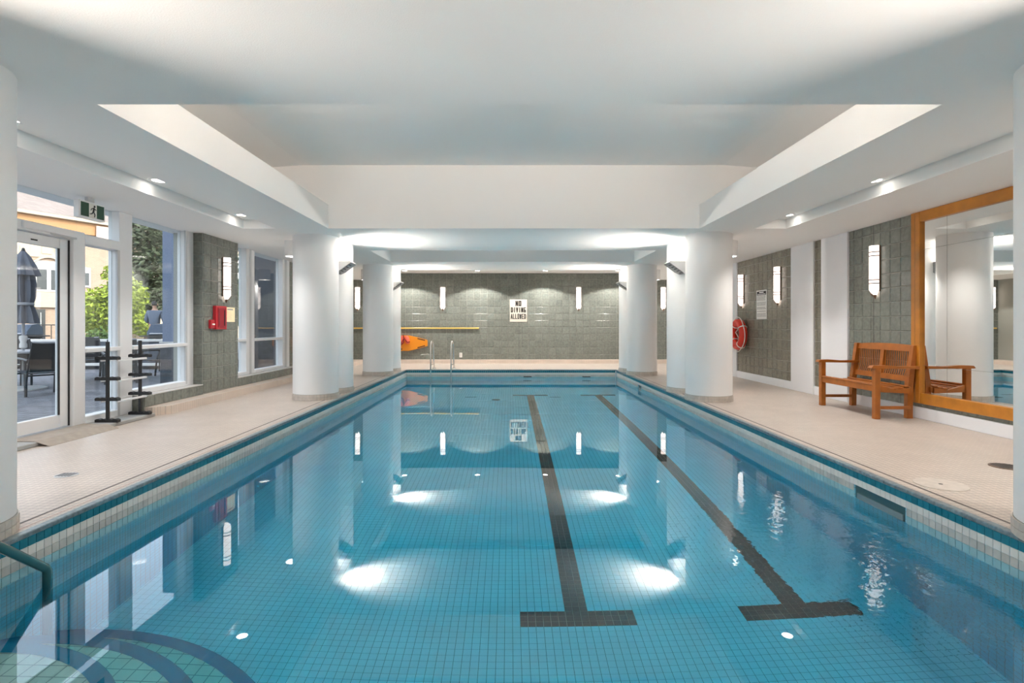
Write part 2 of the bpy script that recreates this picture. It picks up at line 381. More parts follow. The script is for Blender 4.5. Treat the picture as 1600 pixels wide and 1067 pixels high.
# pool walls: solid behind, mosaic rows in front.  rows: (z top, z bottom, material, pieces kept singly)
ROWS = [(-.029, -.081, 'blue_tile', 70, 'blue_tile'), (-.083, -.135, 'white_tile', 70, 'white_tile'),
        (-.137, -.190, 'grey_tile', 0, 'grey_tile'), (-.192, -.246, 'pale_blue_tile', 0, 'pale_blue_tile')]
SK = [(3.99, 4.58), (11.98, 12.28)]                   # skimmer mouths in the right-hand pool wall
def pool_side(name, X, s):
    """s=+1: wall body lies towards +x"""
    w = MB()
    for z0, z1, cuts in ((-1.9, -.25, []), (-.25, -.137, SK if s > 0 else []), (-.137, -.02, [])):
        y = PY0-.2
        for a, c in cuts+[(PY1+.2, None)]:
            w.box(min(X, X+s*.3), max(X, X+s*.3), y, a, z0, z1); y = c
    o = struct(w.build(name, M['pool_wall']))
    MB().bbox(min(X-s*.006, X+s*.05), max(X-s*.006, X+s*.05), PY0, PY1, -.028, .0012, .005).build('bullnose_edge', M['bullnose'], o)
    n = int((PY1-PY0)/T)
    for zt, zb, mm, keep, nm in ROWS:
        V, Fc = [], []; xa = X-s*.004
        unit = None; cnt = 0
        for i in range(n):
            y = PY0+i*T
            if s > 0 and zt < -.13 and any(a-.01 < y+T/2 < c+.01 for a, c in SK): continue
            tv = [(X, y+.002, zb), (X, y+T-.002, zb), (X, y+T-.002, zt), (X, y+.002, zt),
                  (xa, y+.003, zb), (xa, y+T-.003, zb), (xa, y+T-.003, zt), (xa, y+.003, zt)]
            tf = [(4, 5, 6, 7), (0, 1, 5, 4), (1, 2, 6, 5), (2, 3, 7, 6), (3, 0, 4, 7)]
            if keep and y > 2.6 and cnt < keep:
                if unit is None:
                    unit = bpy.data.meshes.new(nm); unit.from_pydata([(p[0]-X, p[1]-y, p[2]) for p in tv], [], tf); unit.materials.append(M[mm]); unit.update()
                link(nm, unit, o, (X, y, 0)); cnt += 1
            else:
                k = len(V); V += tv; Fc += [tuple(q+k for q in f) for f in tf]
        tag(raw(nm+'_row', V, Fc, M[mm], o), kind='stuff')
    return o
wpl = pool_side('wall_pool_left', PXL, -1); wpr = pool_side('wall_pool_right', PXR, 1)
for a, c in SK:                                        # skimmer mouths: recess, frame, weir flap
    MB().box(PXR+.012, PXR+.3, a, c, -.25, -.137).build('skimmer_recess', mat('dark_teal_skimmer', (.03, .10, .12), .5), wpr)
    MB().box(PXR+.002, PXR+.011, a+.03, c-.03, -.25, -.20).build('weir_flap', mat('grey_weir_flap', (.18, .24, .26), .5), wpr)
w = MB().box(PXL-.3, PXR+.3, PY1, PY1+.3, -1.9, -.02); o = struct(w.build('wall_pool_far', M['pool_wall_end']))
MB().bbox(PXL, PXR, PY1-.006, PY1+.05, -.028, .0012, .005).build('bullnose_edge', M['bullnose'], o)
for zt, zb, mm, keep, nm in ROWS:
    V, Fc = [], []
    for i in range(int((PXR-PXL)/T)):
        x = PXL+i*T+.001; k = len(V); ya = PY1-.004
        V += [(x, PY1, zb), (x+T-.002, PY1, zb), (x+T-.002, PY1, zt), (x, PY1, zt), (x, ya, zb), (x+T-.002, ya, zb), (x+T-.002, ya, zt), (x, ya, zt)]
        Fc += [tuple(q+k for q in f) for f in [(4, 5, 6, 7), (0, 1, 5, 4), (1, 2, 6, 5), (2, 3, 7, 6), (3, 0, 4, 7)]]
    tag(raw(nm+'_row', V, Fc, M[mm], o), kind='stuff')
for x in LX:                                           # rope anchor cups under the far coping
    MB().bbox(x-.11, x+.11, PY1-.02, PY1-.004, -.205, -.18, .004).build('rope_anchor', M['dark'], o)
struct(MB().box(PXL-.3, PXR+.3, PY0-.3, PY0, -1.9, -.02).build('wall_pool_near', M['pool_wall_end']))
water = MB().box(PXL-.01, PXR+.01, PY0-.01, PY1+.01, ZF-.08, ZW).build('pool_water', M['water'])
tag(water, 'still turquoise water filling the tiled swimming pool', 'water', kind='stuff')

# corner steps in the pool (round, three treads with blue nosings)
st = thing('pool_steps', (-2.45, 1.75, ZF), 'curved underwater pool steps with blue tiled nosings', 'steps')
def arc(R, n=56):
    pts = []
    for i in range(n+1):
        a = -PI*.5+(PI*1.5)*i/n
        pts.append((max(R*math.cos(a), PXL+2.45+.004), max(R*math.sin(a), PY0-1.75+.004)))
    return pts
prev = 0.0
for R, d in ((1.63, 1.05), (1.30, .70), (.97, .35)):
    zt = (ZW-d)-ZF
    MB().prism(arc(R)+[(PXL+2.45+.004, PY0-1.75+.004)], 'z', prev, zt).build('step_tread', M['step_tile'], st)
    a1, a0 = arc(R+.004), arc(R-.075); nb = MB()
    for i in range(len(a1)-1):
        q = [a0[i], a0[i+1], a1[i+1], a1[i]]
        nb.add([(p[0], p[1], zt+.003) for p in q]+[(a1[i][0], a1[i][1], zt-.045), (a1[i+1][0], a1[i+1][1], zt-.045)], [(0, 1, 2, 3), (3, 2, 5, 4)])
    nb.build('nosing', M['nosing'], st); prev = zt
# painted handrail beside the steps
hr = thing('handrail', (-2.64, 3.10, ZF), 'dark teal tubular handrail dipping into the pool corner', 'handrail')
MB().tube([(0, -1.55, 2.62), (0, -1.2, 2.50), (0, -.9, 2.22), (0, -.03, 1.485), (0, -.008, 1.468), (0, .006, 1.445), (0, .008, 1.41), (0, .008, .37)], .024, 14).build('rail', M['rail_teal'], hr, True)
MB().tube([(0, -1.55, 2.62), (0, -1.75, 2.60), (0, -1.86, 2.48), (0, -1.88, 2.3), (0, -1.88, 1.4)], .024, 14).build('rail_post', M['rail_teal'], hr, True)
MB().lathe([(0.0, .355), (.05, .355), (.05, .385), (.024, .395)], 0, .008).build('foot_flange', M['rail_teal'], hr, True)

# floor fittings on the pool bottom
dr = thing('main_drain', (-.30, 12.12, ZF), 'round drain grate on the pool floor near the ladder end', 'drain')
MB().lathe([(0, 0), (.17, 0), (.17, .012), (.12, .016), (0, .016)]).build('rim', M['pool_tile'], dr)
MB().lathe([(0, .016), (.1, .016), (.1, .02), (0, .02)]).build('grate', M['dark'], dr)
for x, lb in ((-.89, 'dark slotted inlet on pool floor on the ladder side of the drain'), (1.05, 'dark slotted inlet on pool floor between the black lane lines')):
    t_ = thing('floor_inlet', (x, 12.53, ZF), lb, 'drain')
    MB().bbox(-.13, .13, -.03, .03, 0, .012, .004).build('cover', M['dark'], t_)
    for q in (-.06, 0, .06): MB().box(q-.02, q+.02, -.018, .018, .012, .014).build('slot', M['black'], t_)

# ------------------------------------------------------------------ ceiling
b = MB()
b.add([(-3.62, YN, 3.571), (-3.10, YN, 3.61), (3.2, YN, 3.61), (3.72, YN, 3.571), (-3.62, YF, 3.571), (-3.10, YF, 3.61), (3.2, YF, 3.61), (3.72, YF, 3.571)],
      [(0, 1, 5, 4), (1, 2, 6, 5), (2, 3, 7, 6)])
b.box(-5.6, 5.6, YN-.3, YF+.3, 3.65, 3.75)
ceiling = struct(b.build('ceiling', M['stipple']))
IL, IR = -2.72, 2.855                                  # inner faces of the long beams
def cbeam(y0, y1):
    q = MB().box(IL, IR, y0, y1, ZC, 3.64)
    q.box(-3.64, IL, y0, y1, 3.0, 3.64); q.box(IR, 3.74, y0, y1, 3.0, 3.64)
    q.build('cross_beam', M['stipple'], ceiling)
cbeam(1.35, 3.59); cbeam(8.18, 10.58); cbeam(12.46, 14.35); cbeam(-4, -1.2)
MB().box(-3.515, 3.69, 14.35, YF, 2.868, 3.64).build('end_soffit', M['white'], ceiling)
for s, xi, xa, xb, xo, xw in ((-1, IL, -3.515, -4.01, -3.62, -5.35), (1, IR, 3.69, 4.166, 3.72, 5.45)):
    def sb(nm, x0, x1, y0, y1, z0, z1): MB().box(min(x0, x1), max(x0, x1), y0, y1, z0, z1).build(nm, M['white'], ceiling)
    sb('long_beam', xi, xa, YN, 14.35, ZC, 3.013)
    sb('slot_top', xa, xb, YN, 8.2, 2.80, 3.013)
    sb('slot_infill', xa, xb, 8.2, YF, ZC, 3.013)
    sb('outer_soffit', xb, xw, YN, YF, ZC, 3.013)
    sb('recess_side', xo, xw, YN, YF, 3.013, 3.64)
struct(MB().box(-5.35, 5.6, YN-.3, YF+.3, 3.75, 10.0).build('added_sun_block', M['stucco']))  # unseen block added above the ceiling to keep the sun off the patio

# ------------------------------------------------------------------ walls and wall tiling
TU = MB(); c_ = .012
TU.add([(0, 0, 0), (1, 0, 0), (1, 0, 1), (0, 0, 1), (c_, -.6, c_), (1-c_, -.6, c_), (1-c_, -.6, 1-c_), (c_, -.6, 1-c_),
        (.04, -1, .04), (.96, -1, .04), (.96, -1, .96), (.04, -1, .96)],
       [(0, 1, 5, 4), (1, 2, 6, 5), (2, 3, 7, 6), (3, 0, 4, 7), (4, 5, 9, 8), (5, 6, 10, 9), (6, 7, 11, 10), (7, 4, 8, 11), (8, 9, 10, 11)])
def unit_tile(m):
    me = bpy.data.meshes.new('tile'); me.from_pydata(TU.v, [], TU.f); me.materials.append(m); me.update(); return me
UT = {'n': unit_tile(M['tile']), 'w': unit_tile(M['tile_warm'])}
def cells(a0, a1, g0, s):
    """cut interval a0..a1 by the grid g0+k*s"""
    k = math.floor((a0-g0)/s); out = []
    while g0+k*s < a1-1e-4:
        lo, hi = max(a0, g0+k*s), min(a1, g0+(k+1)*s)
        if hi-lo > .012: out.append((lo, hi))
        k += 1
    return out
def wall_tiles(parent, facing, plane, u0, u1, z0, z1, ug, zg, s, um='n', single=None, gap=.007, th=.008):
    """facing '-y','-x','+x': tiles as objects, or (those failing single()) joined in one stuff part"""
    rz = {'-y': 0, '-x': -PI/2, '+x': PI/2}[facing]; V, Fc = [], []; n = 0
    for ua, ub in cells(u0, u1, ug, s):
        for za, zb in cells(z0, z1, zg, s):
            a, c, e, d = ua+gap/2, ub-gap/2, za+gap/2, zb-gap/2
            loc = {'-y': (a, plane, e), '-x': (plane, c, e), '+x': (plane, a, e)}[facing]
            if single is None or single((ua+ub)/2, (za+zb)/2):
                t = link('tile', UT[um], parent, loc); t.rotation_euler = (0, 0, rz); t.scale = (c-a, th, d-e); n += 1
            else:
                k = len(V)
                V += [(loc[0]+p[0]*(c-a), plane+p[1]*th, e+p[2]*(d-e)) for p in TU.v]; Fc += [tuple(q+k for q in f) for f in TU.f]
    if V: tag(raw('tile_field', V, Fc, M['tile'] if um == 'n' else M['tile_warm'], parent), kind='stuff')
    return n

wf = struct(MB().box(-5.4, 5.6, YF, YF+.3, -.02, 3.6).build('wall_far', M['grout']))
wall_tiles(wf, '-y', YF, -5.3, XR, .113, 2.868, .602, 2.672, .218, 'n', single=lambda u, z: -2.75 < u < 2.5 and z > .1 and abs(u+.12) < 2.62)
MB().box(.305-.004, .305+.004, YF-.010, YF-.0085, .113, 2.868).build('movement_joint', M['dark'], wf)
wr = struct(MB().box(XR, XR+.2, YN, YF, -.02, 3.0).build('wall_right', M['white']))
def grout_panel(parent, y0, y1, z0, z1): MB().box(XR-.002, XR+.01, y0, y1, z0, z1).build('grout_bed', M['grout'], parent)
for (y0, y1, um) in ((10.19, 12.62, 'w'), (9.20, 9.42, 'w'), (4.2, 8.47, 'n')):
    grout_panel(wr, y0, y1, .15, ZC)
    yt = max(y0, 7.115)
    wall_tiles(wr, '-x', XR-.002, yt, y1, .15, ZC, 7.356, 2.524, .2, um)
    if y0 < 5: wall_tiles(wr, '-x', XR-.002, y0, 7.115, .15, ZC, 7.356, 2.524, .2, um, single=lambda u, z: z < .35 and u > 5.6)
MB().box(XR-.0125, XR-.011, 7.893, 7.901, .15, ZC).build('movement_joint', M['dark'], wr)
for y0, y1 in ((9.46, 10.19), (8.50, 9.20), (12.62, 13.3)):
    MB().bbox(XR-.03, XR, y0, y1, 0, ZC, .004).build('pilaster', M['base_white'], wr)
for y0, y1 in ((9.42, 9.46), (8.47, 8.50)): MB().box(XR-.035, XR, y0, y1, 0, ZC).build('corner_bead', M['alu'], wr)
bb = struct(MB().bbox(XR-.022, XR, YN, YF-.25, 0, .15, .006).build('baseboard_right', M['base_white']))
struct(MB().box(-5.4, 5.6, YN-.3, YN, -.02, 3.6).build('wall_near', M['white']))

# left side: tiled pier between the windows, sill curb, wall beyond the windows, wall beside the near window
wlf = struct(MB().box(-5.30, XL, 8.58, 9.68, -.02, ZC+.1).box(-5.30, XL, 7.2, 8.58, -.02, .26).box(-5.30, XL, 9.68, 12.32, -.02, .26)
             .box(-5.30, -5.05, 12.32, YF, -.02, ZC+.1).box(-5.30, XL, YN, 1.2, -.02, ZC+.1).build('wall_left', M['grout']))
wall_tiles(wlf, '+x', XL, 8.58, 9.68, .113, ZC, 8.60, 2.524, .2, 'n')
wall_tiles(wlf, '+x', XL, 7.2, 8.58, .113, .26, 8.60, .26, .2, 'n')
wall_tiles(wlf, '+x', XL, 9.68, 12.32, .113, .26, 8.60, .26, .2, 'n')
wall_tiles(wlf, '-y', 8.58, -5.0, XL-.004, .26, ZC, -5.0, 2.524, .2, 'n')
wall_tiles(wlf, '-y', 7.2, -5.1, XL-.004, 0.05, .26, -5.1, .26, .2, 'n')
wall_tiles(wlf, '+x', -5.05, 12.32, 13.1, .26, ZC, 12.32, 2.524, .2, 'n')
wall_tiles(wlf, '+x', -5.05, 13.1, YF, .113, ZC, 12.32, 2.524, .2, 'n', single=lambda u, z: False)
MB().box(-5.3, XL+.005, 7.195, 8.58, .26, .272).box(-5.3, XL+.005, 9.68, 12.4, .26, .272).build('sill', M['cap'], wlf)
# beige ledge along the left wall and the end wall
lg = MB(); LX0 = -4.596
lg.add([(XL, 7.22, 0), (LX0-.14, 7.22, 0), (LX0, 7.40, 0), (LX0, YF-.25, 0), (XL, YF-.25, 0),
        (XL, 7.22, .113), (LX0-.14, 7.22, .113), (LX0, 7.40, .113), (LX0, YF-.25, .113), (XL, YF-.25, .113)],
       [(0, 1, 6, 5), (1, 2, 7, 6), (2, 3, 8, 7), (3, 4, 9, 8), (5, 6, 7, 8, 9)])
lg.box(-5.05, XL, 12.32, YF-.25, 0, .113); lg.box(-5.05, XR, YF-.25, YF, 0, .113)
struct(lg.build('trim_1', M['ledge']))
slab = struct(MB().bbox(-5.3, -4.68, 4.9, 7.195, 0, .045, .008).build('trim_2', M['slab']))
dm = MB().add([(-4.556, 5.39, .003), (-4.70, 5.39, .052), (-4.97, 5.39, .055), (-4.556, 6.35, .003), (-4.70, 6.35, .052), (-4.97, 6.35, .055),
               (-4.556, 5.39, .0), (-4.70, 5.39, .046), (-4.97, 5.39, .047), (-4.556, 6.35, .0), (-4.70, 6.35, .046), (-4.97, 6.35, .047)],
              [(0, 1, 4, 3), (1, 2, 5, 4), (6, 7, 10, 9), (7, 8, 11, 10), (0, 3, 9, 6), (2, 5, 11, 8), (0, 1, 7, 6), (1, 2, 8, 7), (3, 4, 10, 9), (4, 5, 11, 10)]).build('door_mat', M['mat_rubber'])
tag(dm, 'taupe rubber ramp mat lying at the glass door', 'mat')

# ------------------------------------------------------------------ storefront: windows and door
GX = -5.08
def member(parent, nm, y0, y1, z0, z1, x0=XG-.15, x1=XG, m='alu', b_=.006):
    return MB().bbox(x0, x1, y0, y1, z0, z1, b_).build(nm, M[m], parent)
def pane(parent, y0, y1, z0, z1, x=GX): return MB().box(x-.004, x+.004, y0, y1, z0, z1).build('pane', M['glass'], parent)
def wroot(name, y, z=0.0):
    o = bpy.data.objects.new(name, None); C.objects.link(o); o['kind'] = 'structure'; return o
w1 = wroot('window_1', 7)
member(w1, 'mullion', 6.95, 7.187, .045, ZC); MB().bbox(XG-.02, XG+.012, 6.90, 6.945, .05, 2.155, .004).build('glazing_bead', M['alu_grey'], w1)
member(w1, 'mullion', 8.40, 8.575, .272, ZC); MB().bbox(XG-.02, XG+.012, 8.355, 8.395, .30, ZC, .004).build('glazing_bead', M['alu_grey'], w1)
member(w1, 'transom', 6.385, 6.95, 2.155, 2.268, x1=XG+.01)
member(w1, 'mid_rail', 6.385, 6.95, .88, .93, x1=XG+.02); member(w1, 'mid_rail', 7.187, 8.40, .88, .93, x1=XG+.02)
member(w1, 'bottom_rail', 6.385, 6.95, .045, .13, x1=XG+.01); member(w1, 'bottom_rail', 7.187, 8.40, .272, .345, x1=XG+.01)
pane(w1, 6.385, 6.95, .13, .88); pane(w1, 6.385, 6.95, .93, 2.155); pane(w1, 6.385, 6.95, 2.268, ZC)
pane(w1, 7.187, 8.40, .345, .88); pane(w1, 7.187, 8.40, .93, ZC)
d1 = wroot('door_1', 5.8)
member(d1, 'jamb', 6.215, 6.385, .045, 2.268, x1=XG+.005); member(d1, 'header', 4.9, 6.385, 2.185, 2.285)
member(d1, 'jamb', 4.98, 5.12, .045, ZC)
LXa, LXb = XG-.11, XG-.055
member(d1, 'stile', 6.09, 6.205, .06, 2.175, LXa, LXb); member(d1, 'stile', 5.13, 5.245, .06, 2.175, LXa, LXb)
member(d1, 'top_rail', 5.245, 6.09, 2.06, 2.175, LXa, LXb); member(d1, 'bottom_rail', 5.245, 6.09, .06, .20, LXa, LXb)
pane(d1, 5.245, 6.09, .20, 2.06, XG-.085); pane(d1, 5.12, 6.385, 2.285, ZC)
MB().box(LXb, LXb+.004, 6.06, 6.088, .20, 2.06).build('gasket', M['dark'], d1)
MB().cyl((XG-.05, 6.21, .06), (XG-.05, 6.21, 2.17), .009, n=8).build('hinge', M['dark'], d1)
cl = MB().bbox(XG-.05, XG+.03, 5.55, 5.95, 2.205, 2.275, .008).build('door_closer', M['alu'], d1)
MB().cyl((XG-.01, 5.90, 2.20), (XG+.06, 6.18, 2.185), .012, n=8).build('closer_arm', M['alu_grey'], cl)
MB().box(XG-.054, XG-.05, 5.72, 5.80, 2.10, 2.115).build('latch', M['dark'], d1)
w2 = wroot('window_2', 11)
member(w2, 'mullion', 10.30, 10.63, .272, ZC, x1=XG); MB().box(XG, XG+.004, 10.42, 10.50, .272, ZC).build('glazing_bead', M['alu_grey'], w2)
member(w2, 'mullion', 11.95, 12.32, .272, ZC); MB().box(XG, XG+.004, 12.05, 12.16, .272, ZC).build('glazing_bead', M['alu_grey'], w2)
for y0, y1 in ((9.68, 10.30), (10.63, 11.95)):
    member(w2, 'mid_rail', y0, y1, .895, .945, x1=XG+.02); member(w2, 'bottom_rail', y0, y1, .272, .33, x1=XG+.01)
    pane(w2, y0, y1, .33, .895); pane(w2, y0, y1, .945, ZC)
w3 = wroot('added_window', 3)  # unseen near window, added to let daylight in
for y0, y1 in ((1.2, 1.35), (2.9, 3.05), (4.84, 4.98)): member(w3, 'mullion', y0, y1, .045, ZC)
for y0, y1 in ((1.35, 2.9), (3.05, 4.84)):
    member(w3, 'mid_rail', y0, y1, .88, .93); member(w3, 'bottom_rail', y0, y1, .045, .13)
    pane(w3, y0, y1, .13, .88); pane(w3, y0, y1, .93, ZC)

# ------------------------------------------------------------------ columns
RC = .36
COLS = [(sx*1.0, y) for y in (2.05, 3.0, 9.0, 9.85, 13.25, 14.2) for sx in (-1, 1)]
for sx, y in COLS:
    x = -3.20 if sx < 0 else 3.222
    yy = y-(.2 if sx > 0 and 8 < y < 9.5 else .05 if sx > 0 and y < 4 else 0)
    o = struct(MB().lathe([(RC, .095), (RC, ZC)], n=72).build('column', M['column'], None, True, (x, yy, 0)))
    V, Fc = [], []                                    # two courses of mosaic round the foot
    nseg = 42
    for r in range(2):
        for i in range(nseg):
            a0, a1 = 2*PI*i/nseg+.004, 2*PI*(i+1)/nseg-.004; z0, z1 = .002+r*.047, .045+r*.047; k = len(V)
            for rr in (RC-.01, RC+.012):
                for a, z in ((a0, z0), (a1, z0), (a1, z1), (a0, z1)): V.append((rr*math.cos(a), rr*math.sin(a), z))
            Fc += [tuple(q+k for q in f) for f in ((4, 5, 6, 7), (0, 1, 5, 4), (1, 2, 6, 5), (2, 3, 7, 6), (3, 0, 4, 7))]
    tag(raw('mosaic_band', V, Fc, M['base_mosaic'], o), kind='stuff')
    MB().lathe([(RC+.004, 0), (RC+.004, .096)], n=48).build('mortar_band', M['grout'], o, True)

# ------------------------------------------------------------------ lamps
def spot(parent, loc, power, size, blend=.5, rad=.05, col=(1, .95, .90), rot=(0, 0, 0)):
    d = bpy.data.lights.new('lamp', 'SPOT'); d.energy = power; d.spot_size = math.radians(size); d.spot_blend = blend
    d.shadow_soft_size = rad; d.color = col
    o = bpy.data.objects.new('lamp', d); C.objects.link(o); o.parent = parent; o.location = loc; o.rotation_euler = rot; return o
def downlight(x, y, z, label, group, power, size=110, blend=.6):
    t = thing('recessed_downlight', (x, y, z), label, 'light', 0, group)
    MB().lathe([(.075, 0), (.075, -.006), (.105, -.006), (.112, 0)], cap=False).build('trim_ring', M['alu'], t, True)
    MB().lathe([(0, -.003), (.076, -.003)], cap=False).build('lens', M['lamp'], t)
    spot(t, (0, 0, -.03), power, size, blend)
for y in (-1.2, .6, 2.4, 4.2, 6.0, 7.87):
    lw = {7.87: 'recessed slot downlight in front of the large window pane', 6.0: 'recessed slot downlight in front of the glass door', 4.2: 'recessed slot downlight between near column and glass door'}
    lm = {7.87: 'recessed slot downlight in front of the wooden bench', 6.0: 'recessed slot downlight in front of the oak-framed mirror', 4.2: 'recessed slot downlight between near column and mirror'}
    downlight(-3.86, y, 2.80, lw.get(y, 'recessed slot downlight beside the near windows'), 'slot downlights over the window side', 8)
    downlight(4.02, y, 2.80, lm.get(y, 'recessed slot downlight over the deck short of the mirror'), 'slot downlights over the mirror side', 10)
for x, lb in ((-3.19, 'recessed end-wall downlight above the orange rescue board'), (-.974, 'recessed end-wall downlight above the free end of the yellow pole'),
              (1.09, 'recessed end-wall downlight between diving sign and sconce'), (3.31, 'recessed end-wall downlight beside the mirror-side end column')):
    downlight(x, 16.56, 2.868, lb, 'downlights over the end wall', 20, 126, .12)
def can(x, y, label, group):
    t = thing('cylinder_downlight', (x, y, ZC), label, 'light', 0, group)
    MB().lathe([(.145, 0), (.145, -.26)], n=36, cap=False).build('housing', M['white'], t, True)
    MB().lathe([(.145, -.26), (.15, -.268), (.125, -.268), (.12, -.2)], n=36, cap=False).build('rim', M['alu'], t, True)
    MB().lathe([(0, -.235), (.125, -.235)], n=36, cap=False).build('lens', M['lamp'], t)
    spot(t, (0, 0, -.25), 8, 120)
for y in (9.42, 14.25):
    wh = 'middle' if y < 12 else 'end'
    can(-3.74, y, 'white cylinder downlight on soffit between '+wh+' columns and window wall', 'cylinder lights on the window side')
    can(3.80, y, 'white cylinder downlight on soffit between '+wh+' columns and mirror wall', 'cylinder lights on the mirror side')
def uplight(x, y, s, label):
    """wedge-shaped metal uplight on the near face of a column; s = +1 opens towards +x"""
    t = thing('wedge_uplight', (x+.21*s, y-RC-.005, 2.12), label, 'light', 0, 'wedge uplights on the pool columns')
    pr = [(-.17*s, 0), (.02*s, -.03), (.28*s, .16), (.26*s, .185), (-.17*s, .185)]
    MB().prism([(p[0], p[1]) for p in pr], 'y', -.17, .16).build('housing', M['uplight'], t)
    MB().prism([(.03*s, -.018), (.272*s, .158), (.280*s, .148), (.038*s, -.028)], 'y', -.185, -.165).build('edge_strip', M['uplight_dark'], t)
    for k in range(5):
        q = .04+k*.045; MB().prism([(q*s, -.012+k*.033), ((q+.02)*s, .003+k*.033), ((q+.02)*s, -.006+k*.033), (q*s, -.021+k*.033)], 'y', -.16, 0).build('louvre', M['uplight_dark'], t)
    MB().box(-.12 if s > 0 else -.22, .22 if s > 0 else .12, -.14, -.02, .186, .19).build('lens', M['lamp'], t)
    spot(t, (.10*s, -.08, .215), UPW, 116, 1.0, .08, (1, .91, .82), Vector((-.86*s, 0, -.50)).to_track_quat('Z', 'Y').to_euler())
for y in (9.85, 14.2):
    UPW = {9.85: 56, 14.2: 46}[y]
    near_w = {9.85: 'in the middle of the pool', 14.2: 'beside the end wall'}[y]
    uplight(-3.20, y, 1, 'grey metal wedge uplight on the window-side column '+near_w)
    uplight(3.222, y, -1, 'grey metal wedge uplight on the mirror-side column '+near_w)

def torch(x, y, s, label):
    """conical torch added unseen on the nearest columns to brighten the near ceiling"""
    t = thing('added_torch_uplight', (x, y-RC-.004, 1.0), label, 'light', 0, 'added torch uplights on the nearest columns')
    MB().bbox(-.05, .05, -.02, 0, -.12, .12, .004).build('back_plate', M['uplight'], t)
    MB().lathe([(.02, -.14), (.05, -.05), (.11, .12), (.115, .13), (.10, .12), (.045, -.02)], 0, -.13, 28, cap=False).build('bowl', M['uplight'], t, True)
    MB().lathe([(0, .06), (.085, .06)], 0, -.13, 24, cap=False).build('lens', M['lamp'], t)
    tgt = Vector((s*3.0, 1.7, 1.62))
    spot(t, (0, -.13, .15), 31, 150, 1.0, .09, (1, .88, .78), (-tgt).to_track_quat('Z', 'Y').to_euler())  # added fill for the underside of the near beam
torch(-3.20, 2.05, 1, 'added conical metal torch uplight on the nearest window-side column')
torch(3.222, 2.0, -1, 'added conical metal torch uplight on the nearest mirror-side column')
def added_beam_uplight(x, label):
    """wedge fixture added unseen behind the cross beam to brighten the ceiling recess"""
    t = thing('wedge_uplight', (x, 3.59, 2.92), label, 'light', 0, 'added wedge uplights in the ceiling recess')
    MB().prism([(0, 0), (.03, -.03), (.22, .14), (.20, .165), (0, .165)], 'x', -.2, .2).build('housing', M['uplight'], t)
    MB().box(-.17, .17, .03, .17, .166, .17).build('lens', M['lamp'], t)
    spot(t, (0, .12, .2), 30, 130, 1.0, .08, (1, .84, .72), Vector((0, -.80, -.6)).to_track_quat('Z', 'Y').to_euler())  # added fill for the recess ceiling, fixture out of view
added_beam_uplight(-1.5, 'added grey wedge uplight behind the near cross beam, window side')
added_beam_uplight(1.6, 'added grey wedge uplight behind the near cross beam, mirror side')
def sconce(loc, rz, label):
    t = thing('wall_sconce', loc, label, 'wall lamp', rz, 'frosted wall sconces')       # loc: wall point at the tip height
    MB().bbox(-.085, .085, -.02, 0, .10, .76, .004).build('back_plate', M['bronze'], t)
    MB().lathe([(.078, .12), (.078, .755)], 0, -.02, 20, -PI, 0).add([(-.078, -.02, .755)]+[(.078*math.cos(-PI+PI*i/20), -.02+.078*math.sin(-PI+PI*i/20), .755) for i in range(21)], [tuple(range(22))]).build('shade', M['sconce'], t, True)
    for z in (.205, .255, .60, .655): MB().lathe([(.0795, z), (.0815, z+.004), (.0815, z+.011), (.0795, z+.015)], 0, -.02, 20, -PI, 0).build('band', M['bronze'], t)
    MB().lathe([(.004, 0), (.05, .075), (.079, .12)], 0, -.02, 20, -PI, 0).build('lower_shade', M['sconce'], t, True)
    MB().lathe([(.001, -.012), (.018, .012), (.034, .05)], 0, -.022, 12, -PI, 0).build('finial', M['bronze'], t, True)
    MB().add([(-.03, -.074, .055), (0, -.1, .085), (.03, -.074, .055), (0, -.062, .02)], [(0, 1, 2, 3)]).build('leaf_ornament', M['bronze'], t)
sconce((XR-.010, 7.83, 1.59), -PI/2, 'lit frosted sconce on tiled wall above the wooden bench')
sconce((XR-.010, 10.67, 1.59), -PI/2, 'lit frosted sconce between the pool rules sign and white pilaster')
sconce((XR-.010, 12.34, 1.59), -PI/2, 'lit frosted sconce directly above the red life ring')
sconce((XL+.009, 9.22, 1.59), PI/2, 'lit frosted sconce above the red alarm box between windows')
for x, lb in ((-4.85, 'lit frosted sconce on the end wall at the window-side corner'), (-2.13, 'lit frosted sconce on the end wall above the yellow pole'),
              (2.21, 'lit frosted sconce on the end wall beyond the diving sign, mirror side'), (4.91, 'lit frosted sconce on the end wall at the mirror-side corner')):
    sconce((x, YF-.009, 1.66), 0, lb)

